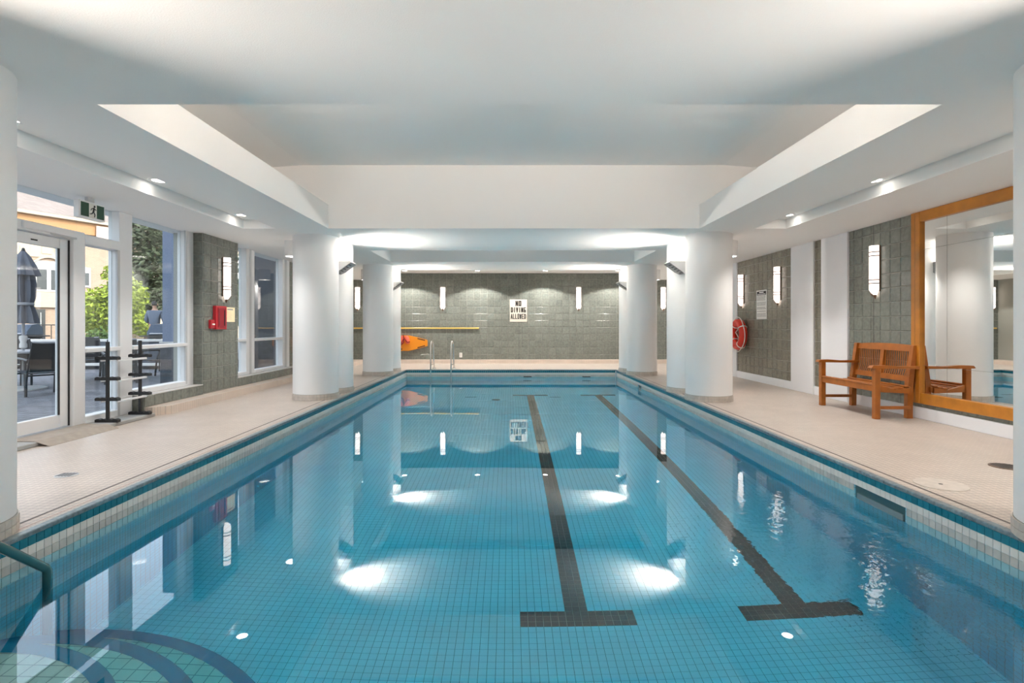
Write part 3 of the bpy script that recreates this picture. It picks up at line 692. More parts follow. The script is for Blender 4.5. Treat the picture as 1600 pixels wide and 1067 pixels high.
# ------------------------------------------------------------------ signs and wall fittings
t = thing('diving_sign', (.286, YF-.010, 1.31), 'cream sign with black lettering NO DIVING ALLOWED on end wall', 'sign')
MB().bbox(-.275, .275, -.008, 0, 0, .72, .003).build('sign_board', M['sign'], t)
MB().box(-.275, .275, -.0095, -.008, .002, .01).build('edge_line', M['ink_grey'], t)
GLY = {'N': ((0, 0, 0, 1), (0, 1, 1, 0), (1, 0, 1, 1)), 'O': ((0, 0, 0, 1), (1, 0, 1, 1), (0, 0, 1, 0), (0, 1, 1, 1)), 'D': ((0, 0, 0, 1), (0, 1, .7, 1), (.7, 1, 1, .75), (1, .75, 1, .25), (1, .25, .7, 0), (.7, 0, 0, 0)),
       'I': ((.5, 0, .5, 1),), 'V': ((0, 1, .5, 0), (.5, 0, 1, 1)), 'G': ((1, 1, 0, 1), (0, 1, 0, 0), (0, 0, 1, 0), (1, 0, 1, .45), (1, .45, .55, .45)), 'A': ((0, 0, .5, 1), (.5, 1, 1, 0), (.2, .35, .8, .35)),
       'L': ((0, 0, 0, 1), (0, 0, 1, 0)), 'W': ((0, 1, .25, 0), (.25, 0, .5, .8), (.5, .8, .75, 0), (.75, 0, 1, 1)), 'E': ((0, 0, 0, 1), (0, 0, 1, 0), (0, .5, .8, .5), (0, 1, 1, 1))}
def block_word(word, zc, width, hgt, sw, parent):
    """heavy sans lettering, one mesh per letter, in the plane of the sign"""
    n_ = len(word); adv = width/(n_-.12); gw = adv*.86
    for i, chn in enumerate(word):
        x0 = -width/2+i*adv+sw/2; q = MB(); wI = gw-sw; h = hgt-sw; st_ = sw
        for k, (xa, za, xb, zb) in enumerate(GLY[chn]):
            p = Vector((x0+xa*wI, zc-hgt/2+sw/2+za*h)); r_e = Vector((x0+xb*wI, zc-hgt/2+sw/2+zb*h)); d = (r_e-p).normalized(); m_ = Vector((-d.y, d.x))*st_/2; e_ = d*st_*.45
            q.prism([tuple(p-e_+m_), tuple(r_e+e_+m_), tuple(r_e+e_-m_), tuple(p-e_-m_)], 'y', -.0105-.0002*k, -.008)
        q.build('letter', M['ink'], parent)
block_word('NO', .592, .19, .17, .036, t); block_word('DIVING', .385, .48, .165, .030, t); block_word('ALLOWED', .178, .49, .165, .024, t)
t = thing('pool_rules_sign', (XR-.011, 11.40, 1.33), 'tall white pool rules sign with black heading', 'sign', -PI/2)
MB().bbox(-.23, .23, -.006, 0, 0, .61, .002).build('sign_board', M['sign_white'], t)
MB().box(-.205, .205, -.0075, -.006, .505, .585).build('heading_panel', M['ink'], t)
MB().box(-.10, .10, -.0085, -.0075, .55, .572).box(-.175, .175, -.0085, -.0075, .518, .532).build('heading_print', M['sign_white'], t)
pr = MB(); rr = random.Random(3)
for i in range(17):
    if i in (4, 8, 11, 13): continue
    z = .475-i*.0262; x = -.2
    while x < .17:
        wdt = rr.uniform(.02, .06); pr.box(x, min(x+wdt, .2), -.0072, -.006, z, z+.012); x += wdt+.012
pr.build('small_print', M['ink_grey'], t)
t = thing('alarm_cabinet', (XL+.010, 9.01, 1.136), 'red fire alarm cabinet on tiled pier below the sconce', 'alarm box', PI/2)
MB().bbox(-.165, .165, -.06, 0, 0, .385, .006).build('cabinet_body', M['alarm'], t)
dd = MB().bbox(-.12, .12, -.07, -.06, .03, .355, .004).build('cabinet_door', M['alarm_dk'], t)
MB().bbox(.06, .085, -.076, -.07, .06, .32, .002).build('handle', M['dark'], dd)
MB().box(-.10, -.09, -.072, -.07, .06, .33).build('hinge', M['dark'], dd)
t = thing('pull_station', (XL+.010, 8.775, 1.15), 'small red pull station beside the alarm cabinet', 'alarm box', PI/2)
MB().bbox(-.055, .055, -.045, 0, 0, .14, .006).build('body', M['alarm'], t)
MB().bbox(-.035, .035, -.06, -.045, .055, .08, .004).build('pull_bar', M['rope'], t)
t = thing('paper_notice', (XL+.010, 9.39, 1.26), 'yellowed paper notice pinned beside the alarm cabinet', 'notice', PI/2)
MB().box(-.165, .165, -.003, 0, 0, .25).build('sheet', M['paper'], t)
MB().box(-.09, .10, -.0036, -.003, .205, .225).build('heading', M['ink_grey'], t)
pn = MB()
for i in range(6): pn.box(-.13, .04+.015*(i % 3), -.0034, -.003, .165-i*.024, .169-i*.024)
pn.build('small_print', mat('tan_print', (.55, .45, .28), .8), t)
t = thing('wall_outlet', (-1.555, YF-.010, .18), 'white electrical outlet low on the tiled end wall', 'outlet')
MB().bbox(-.045, .045, -.012, 0, 0, .15, .004).build('cover_plate', M['sign_white'], t)
for z in (.045, .105): MB().bbox(-.02, .02, -.015, -.012, z-.022, z+.022, .002).build('socket', M['cap'], t)
t = thing('exit_sign', (-4.80, 6.22, 2.41), 'green running-man exit sign hanging from soffit by the door', 'sign', math.radians(88))
MB().bbox(-.185, .185, -.035, .035, 0, .195, .006).build('housing', M['alu'], t)
MB().box(-.165, .165, -.038, -.035, .02, .175).build('sign_face', M['green'], t)
MB().box(-.055, .055, -.0395, -.038, .02, .175).build('doorway_panel', M['exit_white'], t)
man = MB()
def bar(x0, z0, x1, z1, w_): 
    d = Vector((x1-x0, z1-z0)).normalized(); n_ = Vector((-d.y, d.x))*w_/2
    man.prism([(x0+n_.x, z0+n_.y), (x1+n_.x, z1+n_.y), (x1-n_.x, z1-n_.y), (x0-n_.x, z0-n_.y)], 'y', -.042, -.0395)
bar(.005, .085, .015, .135, .024); bar(.012, .13, .045, .112, .010); bar(.012, .13, -.022, .118, .010); bar(-.022, .118, -.03, .098, .009)
bar(.004, .088, .028, .06, .013); bar(.028, .06, .022, .03, .011); bar(.004, .088, -.018, .062, .013); bar(-.018, .062, -.046, .056, .010)
man.prism([(.022+.013*math.cos(i*PI/6), .15+.013*math.sin(i*PI/6)) for i in range(12)], 'y', -.042, -.0395)
man.build('running_figure', M['ink'], t)
MB().bbox(-.05, .05, -.02, .02, .195, ZC-2.41, .003).build('bracket', M['alu_grey'], t)

# ------------------------------------------------------------------ rescue gear
t = thing('reaching_pole', (-2.97, YF-.05, 1.11), 'long yellow reaching pole hung level on the end wall', 'pole')
MB().cyl((-1.99, 0, 0), (1.99, 0, 0), .022).build('shaft', M['yellow'], t, True)
for x in (-1.2, .0, 1.45):
    MB().bbox(x-.015, x+.015, -.03, .04, -.032, -.022, .002).build('bracket', M['bronze'], t)
MB().cyl((1.93, 0, 0), (1.995, 0, 0), .026).build('end_cap', M['yellow'], t, True)
t = thing('spine_board', (-3.55, YF-.045, .36), 'orange plastic rescue board hung on the end wall', 'rescue board')
ol = [(.94, .19), (.94, .37), (.90, .385), (.60, .465), (.35, .52), (-.55, .52), (-.75, .50), (-.86, .43), (-.9, .28), (-.86, .13), (-.75, .06), (-.55, .03), (.35, .03), (.60, .09), (.90, .175)]
MB().prism(ol, 'y', -.03, .02).build('board', M['orange'], t)
for x0, z0, x1, z1 in ((.62, .425, .86, .365), (.62, .13, .86, .195), (.03, .085, .14, .085), (.03, .465, .14, .465), (-.5, .085, -.36, .085), (-.5, .465, -.36, .465), (-.72, .14, -.64, .1), (-.72, .42, -.64, .46)):
    d = Vector((x1-x0, z1-z0)).normalized(); n_ = Vector((-d.y, d.x))*.014
    MB().prism([(x0+n_.x, z0+n_.y), (x1+n_.x, z1+n_.y), (x1-n_.x, z1-n_.y), (x0-n_.x, z0-n_.y)], 'y', -.034, -.029).build('hand_hole', M['black'], t)
t = thing('head_immobiliser', (-3.33, YF-.14, .62), 'coral foam head block with dark straps on the orange board', 'head block')
for x, a in ((-.085, .25), (.085, -.25)):
    q = MB()
    for i in range(9):
        pass
    q.lathe([(.001, -.13), (.05, -.12), (.075, -.05), (.075, .06), (.05, .125), (.001, .135)], 0, 0, 16)
    o = q.build('foam_pad', M['coral'], t, True, (x, 0, .12)); o.rotation_euler = (0, a, 0); o.scale = (1, .7, 1)
MB().tube([(-.17, -.02, .03), (-.1, -.07, .0), (0, -.06, .18), (.1, -.07, .05), (.17, -.02, .06)], .016, 8).build('strap', M['dkred'], t, True)
MB().tube([(-.03, -.06, .28), (0, -.07, .16), (-.02, -.07, .03), (-.1, -.05, -.04)], .016, 8).build('strap', M['dkred'], t, True)
t = thing('life_ring', (XR-.125, 12.30, .64), 'red life ring with white grab rope on the tiled wall', 'life ring', -PI/2)
R_, r_ = .265, .088
q = MB(); pth = [(R_*math.sin(2*PI*i/40), 0, .355+R_*math.cos(2*PI*i/40)) for i in range(40)]
q.tube(pth, r_, 16, closed=True).build('ring', M['red_ring'], t, True)
for k in range(4):
    a = PI/4+k*PI/2+.2; c0 = Vector((R_*math.sin(a), 0, .355+R_*math.cos(a))); rad = Vector((math.sin(a), 0, math.cos(a)))
    MB().tube([c0+rad*(.091*math.cos(u*PI/8))+Vector((0, 1, 0))*(.091*math.sin(u*PI/8)) for u in range(16)], .012, 6, closed=True).build('rope_band', M['rope'], t, True)
rp = []
for i in range(48):
    a = 2*PI*i/48+.2; sag = .012+.028*abs(math.sin(2*(a-.2-PI/4)))
    rp.append(((R_+r_+sag)*math.sin(a), -.02, .355+(R_+r_+sag)*math.cos(a)))
MB().tube(rp, .010, 6, closed=True).build('grab_rope', M['rope'], t, True)
MB().tube([(-.05, .05, .52), (-.02, -.05, .40), (.05, -.02, .30), (-.04, .02, .22)], .012, 6).build('coiled_line', M['rope'], t, True)
MB().cyl((0, .09, .56), (0, -.02, .56), .012).build('hook', M['steel'], t, True)

# ladder at the far end
t = thing('pool_ladder', (-1.85, 14.70, ZF), 'stainless steel pool ladder with two looped handrails', 'ladder')
Z0 = -ZF
for x in (-.275, .275):
    k = .02 if x < 0 else .02
    pth = [(x, -.03, .35), (x, -.03, Z0+.35)]+[(x+.02*(1-math.cos(i*PI/10)), .10-.13*math.cos(i*PI/10)*1.0, Z0+.60+.17*math.sin(i*PI/10)) for i in range(1, 10)]+[(x+.035, .29, Z0+.35), (x+.035, .42, Z0+.02)]
    rl = MB().tube(pth, .021, 12).build('side_rail', M['steel'], t, True)
    MB().lathe([(.02, Z0+.03), (.045, Z0+.022), (.05, Z0+.002)], x+.035, .425, 16).build('deck_flange', M['steel'], rl, True)
    MB().cyl((x, -.03, Z0+.13), (x+.035, .385, Z0+.13), .012).build('brace', M['steel'], rl, True)
for z in (.55, .83, 1.11): MB().bbox(-.275, .275, -.075, .02, z, z+.03, .006).build('tread', M['steel'], t)

# ------------------------------------------------------------------ wall mirror
t = thing('wall_mirror', (XR, 5.9, .20), 'large wall mirror in a broad orange oak frame', 'mirror', -PI/2)
# local x runs towards -y world, so world y = 5.9 - x
def mx(y): return 5.9-y
X0, X1 = mx(7.115), mx(4.75); ZT = ZC-.20
MB().bbox(X0, X0+.15, -.05, 0, 0, ZT-.002, .006).build('frame_stile', M['oak'], t)
MB().bbox(X1-.15, X1, -.05, 0, 0, ZT-.002, .006).build('frame_stile', M['oak'], t)
MB().bbox(X0+.15, X1-.15, -.048, 0, ZT-.132, ZT-.002, .006).build('frame_rail', M['oak'], t)
MB().bbox(X0+.15, X1-.15, -.048, 0, 0, .135, .006).build('frame_rail', M['oak'], t)
MB().bbox(X0+.07, X0+.074, -.0515, -.05, .02, ZT-.02, .0005).build('groove', M['bronze'], t)
xs = [X0+.15, mx(6.57), mx(5.35), X1-.15]; zs = [.135, .486, 1.97, ZT-.132]
for i in range(3):
    for j in range(3): MB().box(xs[i]+.002, xs[i+1]-.002, -.012, -.002, zs[j]+.0015, zs[j+1]-.0015).build('mirror_panel', M['mirror'], t)
MB().box(X0+.01, X1-.01, -.0015, 0, .01, ZT-.01).build('backing', M['dark'], t)

# ------------------------------------------------------------------ bench
bn = thing('garden_bench', (4.93, 7.58, 0), 'red-brown slatted wooden bench with armrests by the mirror', 'bench', -PI/2)
# local x: along the bench (towards the camera = +x), local -y: front (towards the pool)
L = .60; FY, BY = -.225, .235
for x in (-L, L):
    MB().bbox(x-.035, x+.035, FY-.035, FY+.035, 0, .655, .006).build('leg', M['teak'], bn)
    xb = x*.95-.035
    q = MB(); q.prism([(BY-.035, 0), (BY+.035, 0), (BY+.04, .42), (BY+.10, .94), (BY+.045, .94), (BY-.03, .42)], 'x', xb-.033, xb+.033); q.build('leg', M['teak'], bn)
    q = MB(); q.prism([(FY-.085, .655), (FY-.06, .685), (FY+.1, .69), (FY+.28, .675), (BY+.07, .68), (BY+.07, .645), (FY+.25, .645), (FY-.06, .65)], 'x', x-.04, x+.04); q.build('armrest', M['teak'], bn)
    MB().bbox(x-.018, x+.018, FY+.03, BY-.03, .125, .165, .004).build('stretcher', M['teak'], bn)
    MB().prism([(FY+.03, .345), (BY-.03, .33), (BY-.03, .40), (FY+.25, .375), (FY+.03, .435)], 'x', x-.02, x+.02).build('side_rail', M['teak'], bn)
MB().bbox(-L, L, FY-.02, FY+.015, .35, .435, .005).build('seat_rail', M['teak'], bn)
MB().bbox(-L, L, BY-.03, BY, .34, .41, .005).build('seat_rail', M['teak'], bn)
for i in range(7):
    y = FY+.0+i*.066; z = .437-.045*math.sin(PI*min(i/6, 1))-.02*i/6
    MB().bbox(-L-.0, L+.0, y-.027, y+.027, z-.01, z+.012, .005).build('seat_slat', M['teak'], bn)
def backy(z): return BY+.0+(z-.42)*.13
LB = L*.95; XB = -.035
tr = MB(); n = 14
for k in range(n):                                      # crest rail, slightly arched
    x0, x1 = XB-LB+(2*LB)*k/n, XB-LB+(2*LB)*(k+1)/n
    h0, h1 = [.935+.02*math.sin(PI*(x+L)/(2*L)) for x in (x0, x1)]
    ya, yb = backy(.86)+.005, backy(.94)+.01
    tr.add([(x0, ya, .86), (x0, ya+.035, .86), (x0, yb+.035, h0), (x0, yb, h0), (x1, ya, .86), (x1, ya+.035, .86), (x1, yb+.035, h1), (x1, yb, h1)],
           [(0, 4, 5, 1), (1, 5, 6, 2), (2, 6, 7, 3), (3, 7, 4, 0)]+([(0, 1, 2, 3)] if k == 0 else [])+([(4, 7, 6, 5)] if k == n-1 else []))
tr.build('top_rail', M['teak'], bn)
MB().add([], []).prism([(backy(.47)+.005, .47), (backy(.47)+.04, .47), (backy(.54)+.04, .54), (backy(.54)+.005, .54)], 'x', XB-LB+.03, XB+LB-.03).build('lower_rail', M['teak'], bn)
MB().prism([(backy(.53), .53), (backy(.53)+.04, .53), (backy(.87)+.04, .87), (backy(.87), .87)], 'x', XB-.032, XB+.032).build('centre_stile', M['teak'], bn)
sl = MB()
sp_ = [(backy(.53)+.012, .53), (backy(.64)+.03, .64), (backy(.74)+.024, .74), (backy(.87)+.012, .87)]
sl.prism([(y-.003, z) for y, z in sp_]+[(y+.003, z) for y, z in sp_[::-1]], 'x', -.0075, .0075)
s0 = sl.build('back_slat', M['teak'], bn); first = True
for sgn in (-1, 1):
    for k in range(12):
        x = XB+sgn*(.058+k*.0402)
        if first: s0.location = (x, 0, 0); first = False
        else: link('back_slat', s0.data, bn, (x, 0, 0))

# ------------------------------------------------------------------ floor lids on the deck
t = thing('cleanout_cover', (3.25, 4.10, 0), 'round beige cleanout lid set in the deck', 'floor lid')
MB().lathe([(0, 0), (.17, 0), (.17, .004), (.155, .005), (0, .005)], n=40).build('lid', M['base_mosaic'], t)
MB().lathe([(0, .005), (.014, .005), (.014, .0065), (0, .0065)], n=12).build('lift_hole', M['dark'], t)
t = thing('floor_drain', (4.22, 4.62, 0), 'round dark floor drain in the deck near the mirror', 'drain')
MB().lathe([(0, 0), (.12, 0), (.12, .004), (.105, .006), (0, .006)], n=32).build('frame', M['bronze'], t)
for i in range(-3, 4):
    h = math.sqrt(.1**2-(i*.026)**2); MB().box(i*.026-.008, i*.026+.008, -h, h, .006, .007).build('slot', M['black'], t)
t = thing('floor_drain', (-3.55, 4.36, 0), 'small pale floor drain in the deck by the window-side column', 'drain')
MB().lathe([(0, 0), (.08, 0), (.08, .003), (.07, .005), (0, .005)], n=28).build('frame', M['alu_grey'], t)
for i in range(-2, 3): MB().box(i*.025-.007, i*.025+.007, -.05, .05, .005, .006).build('slot', M['black'], t)

# ------------------------------------------------------------------ dumbbell rack by the door
t = thing('dumbbell_rack', (-4.80, 6.5, .045), 'empty black upright rack with scalloped arms against the glass', 'rack')
for dy in (0, .57):
    MB().bbox(-.017, .017, dy-.016, dy+.016, 0, .96, .004).build('upright', M['black'], t)
    for z in (.0, .255, .50, .745):
        q = MB(); pts = [(-.135, z), (.135, z)]
        for i in range(33):
            x = .135-.27*i/32; pts.append((x, z+.030+.012*abs(math.sin(4*PI*(i/32)))))
        q.prism(pts, 'y', dy-.03, dy+.03); q.build('cradle_arm', M['black'], t)
for z in (.27, .515, .76):
    MB().bbox(.085, .105, .02, .55, z-.04, z-.015, .003).build('side_rail', M['alu'], t)
    MB().bbox(-.105, -.085, .02, .55, z-.04, z-.015, .003).build('side_rail', M['alu'], t)

# ================================================================== outside
ground = struct(MB().box(-80, -5.3, -30, 90, -.15, -.02).build('ground', M['paver']))
# blue-grey stucco pillars with slate plinths
def pillar(x0, x1, y0, y1, label, m='stucco'):
    t = thing('stucco_pillar', ((x0+x1)/2, (y0+y1)/2, -.02), label, 'pillar'); w_, d_ = (x1-x0)/2, (y1-y0)/2
    MB().bbox(-w_-.03, w_+.03, -d_-.03, d_+.03, 0, .86, .01).build('plinth', M['slate'], t)
    MB().bbox(-w_, w_, -d_, d_, .86, 3.75, .006).build('shaft', M[m], t)
    MB().bbox(-w_-.04, w_+.04, -d_-.04, d_+.04, .86, .89, .004).build('plinth_cap', M['cap'], t)
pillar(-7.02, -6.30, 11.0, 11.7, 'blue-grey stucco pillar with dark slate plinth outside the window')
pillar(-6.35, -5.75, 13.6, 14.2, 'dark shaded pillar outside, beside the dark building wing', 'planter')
# dark wing of the building beyond the second window
wg = thing('building_wing', (-6.55, 17.0, -.02), 'dark shaded building wing seen through the far window', 'building')
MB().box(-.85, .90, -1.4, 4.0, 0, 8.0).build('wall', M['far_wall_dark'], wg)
for z in (2.55, 2.9): MB().box(-.87, .90, -1.43, -1.4, z, z+.08).build('band_course', M['planter'], wg)
MB().box(-.87, .90, -1.42, -1.4, .9, .95).build('band_course', M['bronze'], wg)
# low planter wall and grills behind it
pw = thing('planter_wall', (-11.7, 15.4, -.02), 'low dark rendered planter wall with pale cap behind the patio', 'wall')
MB().box(-4.5, 3.6, 0, .5, 0, .76).build('wall_body', M['planter'], pw)
MB().bbox(-4.55, 3.65, -.04, .54, .76, .82, .008).build('cap', M['cap'], pw)
MB().bbox(-4.5, 3.6, -.35, -.02, .10, .16, .006).build('seat_strip', M['cap'], pw)
struct(MB().box(-40, -6.9, 15.9, 60, -.02, .2).build('ground_terrace', M['paver']))
def grill(x, y, z, w_, label):
    t = thing('barbecue_grill', (x, y, z), label, 'grill')
    MB().bbox(-w_/2, w_/2, -.28, .28, 0, .12, .01).build('firebox', M['patio_metal'], t)
    q = MB(); q.prism([(-.30, .12), (-.27, .22), (-.10, .42), (.10, .45), (.27, .36), (.30, .12)], 'x', -w_/2, w_/2); q.build('hood', M['hood'], t)
    MB().bbox(-.09, .09, -.315, -.28, .20, .25, .006).build('badge', M['cap'], t)
    MB().tube([(-w_*.4, -.29, .16), (-w_*.4, -.34, .16), (w_*.4, -.34, .16), (w_*.4, -.29, .16)], .012, 8).build('handle', M['steel'], t)
    for sx in (-1, 1): MB().bbox(sx*(w_/2+.13)-.13, sx*(w_/2+.13)+.13, -.25, .25, .06, .10, .006).build('side_shelf', M['patio_metal'], t)
    for xx in (-w_/2+.05, w_/2-.05):
        for yy in (-.22, .22): MB().bbox(xx-.025, xx+.025, yy-.025, yy+.025, .2-z, 0, .003).build('leg', M['patio_metal'], t)
grill(-10.15, 16.45, .80, 1.25, 'blue-black barbecue grill behind the planter wall next to the pillar')
grill(-14.9, 16.45, .80, 1.1, 'blue-black barbecue grill behind the closed umbrella')
# person standing with back turned behind the grill
def skin_mesh(pts, edges, radii, root=0, sub=2):
    me = bpy.data.meshes.new('figure'); me.from_pydata(pts, edges, [])
    o = bpy.data.objects.new('figure', me); C.objects.link(o)
    sk = o.modifiers.new('s', 'SKIN'); ss = o.modifiers.new('u', 'SUBSURF'); ss.levels = sub; ss.render_levels = sub
    for i, r in enumerate(radii):
        me.skin_vertices[0].data[i].radius = r if isinstance(r, tuple) else (r, r)
    me.skin_vertices[0].data[root].use_root = True
    bpy.context.view_layer.update()
    out = bpy.data.meshes.new_from_object(o.evaluated_get(bpy.context.evaluated_depsgraph_get()))
    bpy.data.objects.remove(o); out.polygons.foreach_set('use_smooth', [True]*len(out.polygons)); return out
ps = thing('person', (-11.38, 17.45, .2), 'person in blue-grey shirt with back turned behind the grill', 'person', math.radians(10))
P = [(0, 0, .95), (0, 0, 1.15), (0, .01, 1.35), (0, .01, 1.48), (0, 0, 1.57), (0, -.01, 1.68), (0, -.01, 1.77)]
E = [(0, 1), (1, 2), (2, 3), (3, 4), (4, 5), (5, 6)]; Rr = [(.15, .11), (.135, .10), (.17, .11), (.10, .08), .05, (.072, .088), (.055, .065)]
for s in (-1, 1):
    k = len(P); P += [(s*.19, .01, 1.42), (s*.27, .03, 1.16), (s*.20, .22, 1.02), (s*.17, .30, 1.00)]
    E += [(2, k), (k, k+1), (k+1, k+2), (k+2, k+3)]; Rr += [.062, .047, .036, .03]
    for f in range(4):
        kk = len(P); P += [(s*(.14+.02*f), .37, 1.0-.008*f), (s*(.14+.02*f), .41-.008*abs(f-1), .975)]; E += [(k+3, kk), (kk, kk+1)]; Rr += [.010, .008]
    kk = len(P); P += [(s*.125, .33, 1.01), (s*.115, .36, .99)]; E += [(k+3, kk), (kk, kk+1)]; Rr += [.011, .009]
    k = len(P); P += [(s*.095, 0, .88), (s*.105, .015, .48), (s*.11, -.02, .08), (s*.12, .12, .035)]
    E += [(0, k), (k, k+1), (k+1, k+2), (k+2, k+3)]; Rr += [.088, .058, .042, .035]
me = skin_mesh(P, E, Rr); me.materials.append(M['skin']); link('body', me, ps)
P2 = P[:4]; E2 = [(0, 1), (1, 2), (2, 3)]; R2 = [(.175, .135), (.155, .12), (.19, .13), (.10, .09)]
for s in (-1, 1):
    k = len(P2); P2 += [(s*.19, .01, 1.42), (s*.27, .03, 1.16), (s*.235, .12, 1.09)]; E2 += [(2, k), (k, k+1), (k+1, k+2)]; R2 += [.08, .066, .06]
me = skin_mesh(P2, E2, R2); me.materials.append(M['shirt']); link('shirt', me, ps)
P3 = [(0, 0, .98), (0, 0, .90)]; E3 = [(0, 1)]; R3 = [(.16, .125), (.16, .125)]
for s in (-1, 1):
    k = len(P3); P3 += [(s*.095, 0, .84), (s*.105, .015, .48), (s*.11, -.02, .10)]; E3 += [(1, k), (k, k+1), (k+1, k+2)]; R3 += [.10, .075, .062]
me = skin_mesh(P3, E3, R3); me.materials.append(M['trousers']); link('trousers', me, ps)
me = skin_mesh([(0, -.03, 1.62), (0, -.03, 1.70), (0, -.01, 1.785)], [(0, 1), (1, 2)], [(.07, .07), (.088, .088), (.065, .075)]); me.materials.append(M['hair']); link('hair', me, ps)
for s in (-1, 1):
    MB().lathe([(.001, -.03), (.016, -.015), (.018, .01), (.001, .03)], s*.088, 0, 10).build('ear', M['skin'], ps, True, (0, 0, 1.67))
    MB().lathe([(.001, -.012), (.012, 0), (.001, .012)], s*.032, .085, 10).build('eye', M['ink'], ps, True, (0, 0, 1.69))
MB().prism([(.085, 1.69), (.115, 1.645), (.08, 1.64)], 'x', -.014, .014).build('nose', M['skin'], ps)
MB().bbox(-.025, .025, .075, .088, 1.607, 1.615, .002).build('mouth', M['dkred'], ps)

# patio tables, chairs, umbrella
def table(x, y, label, r=.62):
    t = thing('patio_table', (x, y, -.02), label, 'table')
    MB().lathe([(0, .70), (r-.02, .70), (r, .715), (r, .735), (r-.015, .745), (0, .745)], n=40).build('table_top', M['table_top'], t, True)
    MB().lathe([(r-.12, .62), (r-.06, .62), (r-.06, .70), (r-.12, .70)], n=40, cap=False).build('apron', M['patio_metal'], t, True)
    for k in range(4):
        a = PI/4+k*PI/2; c, s = math.cos(a), math.sin(a)
        MB().tube([(c*(r-.1), s*(r-.1), .70), (c*(r-.16), s*(r-.16), .35), (c*(r-.08), s*(r-.08), .0)], .022, 8).build('leg', M['patio_metal'], t, True)
    return t
table(-9.25, 10.35, 'round grey patio table around the folded umbrella pole')
table(-9.0, 12.1, 'round grey patio table behind the rack, beyond the sidelight', .7)
def chair():
    t = thing('patio_chair', (0, 0, -.02), '', 'chair', 0, 'charcoal sling chairs on the patio')
    for sx in (-1, 1):
        MB().tube([(sx*.27, .02, 0), (sx*.27, .0, .25), (sx*.265, -.02, .42), (sx*.25, -.10, .66), (sx*.235, -.18, .93)], [.022, .02, .02, .018, .016], 8).build('back_leg', M['patio_metal'], t, True)
        MB().tube([(sx*.28, .50, 0), (sx*.28, .47, .3), (sx*.28, .44, .63)], .02, 8).build('front_leg', M['patio_metal'], t, True)
        MB().tube([(sx*.27, -.08, .62), (sx*.30, .15, .65), (sx*.30, .36, .65), (sx*.28, .47, .62)], .022, 8).build('armrest', M['patio_metal'], t, True)
    q = MB()
    for (y0, z0, y1, z1) in ((.47, .43, .2, .40), (.2, .40, 0, .40)): q.add([(-.25, y0, z0), (.25, y0, z0), (.25, y1, z1), (-.25, y1, z1), (-.25, y0, z0-.015), (.25, y0, z0-.015), (.25, y1, z1-.015), (-.25, y1, z1-.015)], [(0, 1, 2, 3), (4, 5, 6, 7), (0, 1, 5, 4), (2, 3, 7, 6), (1, 2, 6, 5), (3, 0, 4, 7)])
    q.build('seat', M['mesh_fabric'], t)
    q = MB(); pts = [(-.01, .42), (-.06, .56), (-.11, .72), (-.19, .94)]
    q.prism(pts+[(y-.012, z) for y, z in pts[::-1]], 'x', -.235, .235); q.build('backrest', M['mesh_fabric'], t)
    MB().tube([(-.24, -.185, .935), (-.12, -.205, .925), (.12, -.205, .925), (.24, -.185, .935)], .017, 8).build('top_rail', M['table_top'], t, True)
    MB().cyl((-.28, .46, .38), (.28, .46, .38), .015, n=8).build('front_rail', M['patio_metal'], t)
    MB().cyl((-.27, 0, .36), (.27, 0, .36), .015, n=8).build('rear_rail', M['patio_metal'], t)
    return t
ch = chair(); used = False
for x, y, rz, lb in ((-8.05, 9.45, math.radians(58), 'charcoal sling chair pulled up to the umbrella table, back to door'),
                     (-9.95, 9.5, math.radians(-35), 'charcoal sling chair at the umbrella table beside the door jamb'),
                     (-10.2, 11.2, math.radians(-140), 'charcoal sling chair on the far side of the umbrella table'),
                     (-8.1, 11.35, math.radians(40), 'charcoal sling chair at the second table, back to the sidelight'),
                     (-8.35, 13.0, math.radians(140), 'charcoal sling chair at the second table near the pillar'),
                     (-9.9, 12.8, math.radians(-130), 'charcoal sling chair at the second table near the planter wall')):
    if not used: ch.location = (x, y, -.02); ch.rotation_euler = (0, 0, rz); ch['label'] = lb; used = True
    else: dup(ch, (x, y, -.02), rz, lb)
t = thing('metal_bench', (-8.75, 14.7, -.02), 'thin black metal bench with curved arms before planter wall', 'bench')
for sx in (-.55, .55):
    MB().tube([(sx, -.25, 0), (sx, -.25, .4), (sx, -.27, .58), (sx, -.2, .66), (sx, -.1, .6)], .014, 8).build('front_leg', M['patio_metal'], t, True)
    MB().tube([(sx, .2, 0), (sx, .18, .42), (sx, .28, .85)], .014, 8).build('back_leg', M['patio_metal'], t, True)
for k in range(5): MB().box(-.55, .55, -.24+k*.09, -.18+k*.09, .40, .415).build('seat_slat', M['patio_metal'], t)
for k in range(4): MB().box(-.55, .55, .20+k*.025, .212+k*.025, .5+k*.09, .55+k*.09).build('back_slat', M['patio_metal'], t)
um = thing('patio_umbrella', (-9.25, 10.35, -.02), 'folded blue-grey patio umbrella standing through the round table', 'umbrella')
MB().lathe([(0, 0), (.36, 0), (.36, .03), (.30, .05), (.05, .07), (0, .07)], n=36).build('base_plate', M['cap'], um, True)
MB().cyl((0, 0, .05), (0, 0, 2.62), .024).build('pole', M['table_top'], um, True)
MB().lathe([(.03, .78), (.06, .80), (.06, .86), (.045, .90), (.065, .98), (.06, 1.02), (.03, 1.03)], n=20).build('crank_housing', M['cap'], um, True)
MB().lathe([(.001, 2.60), (.02, 2.60), (.035, 2.64), (.02, 2.69), (.001, 2.70)], n=14).build('finial', M['patio_metal'], um, True)
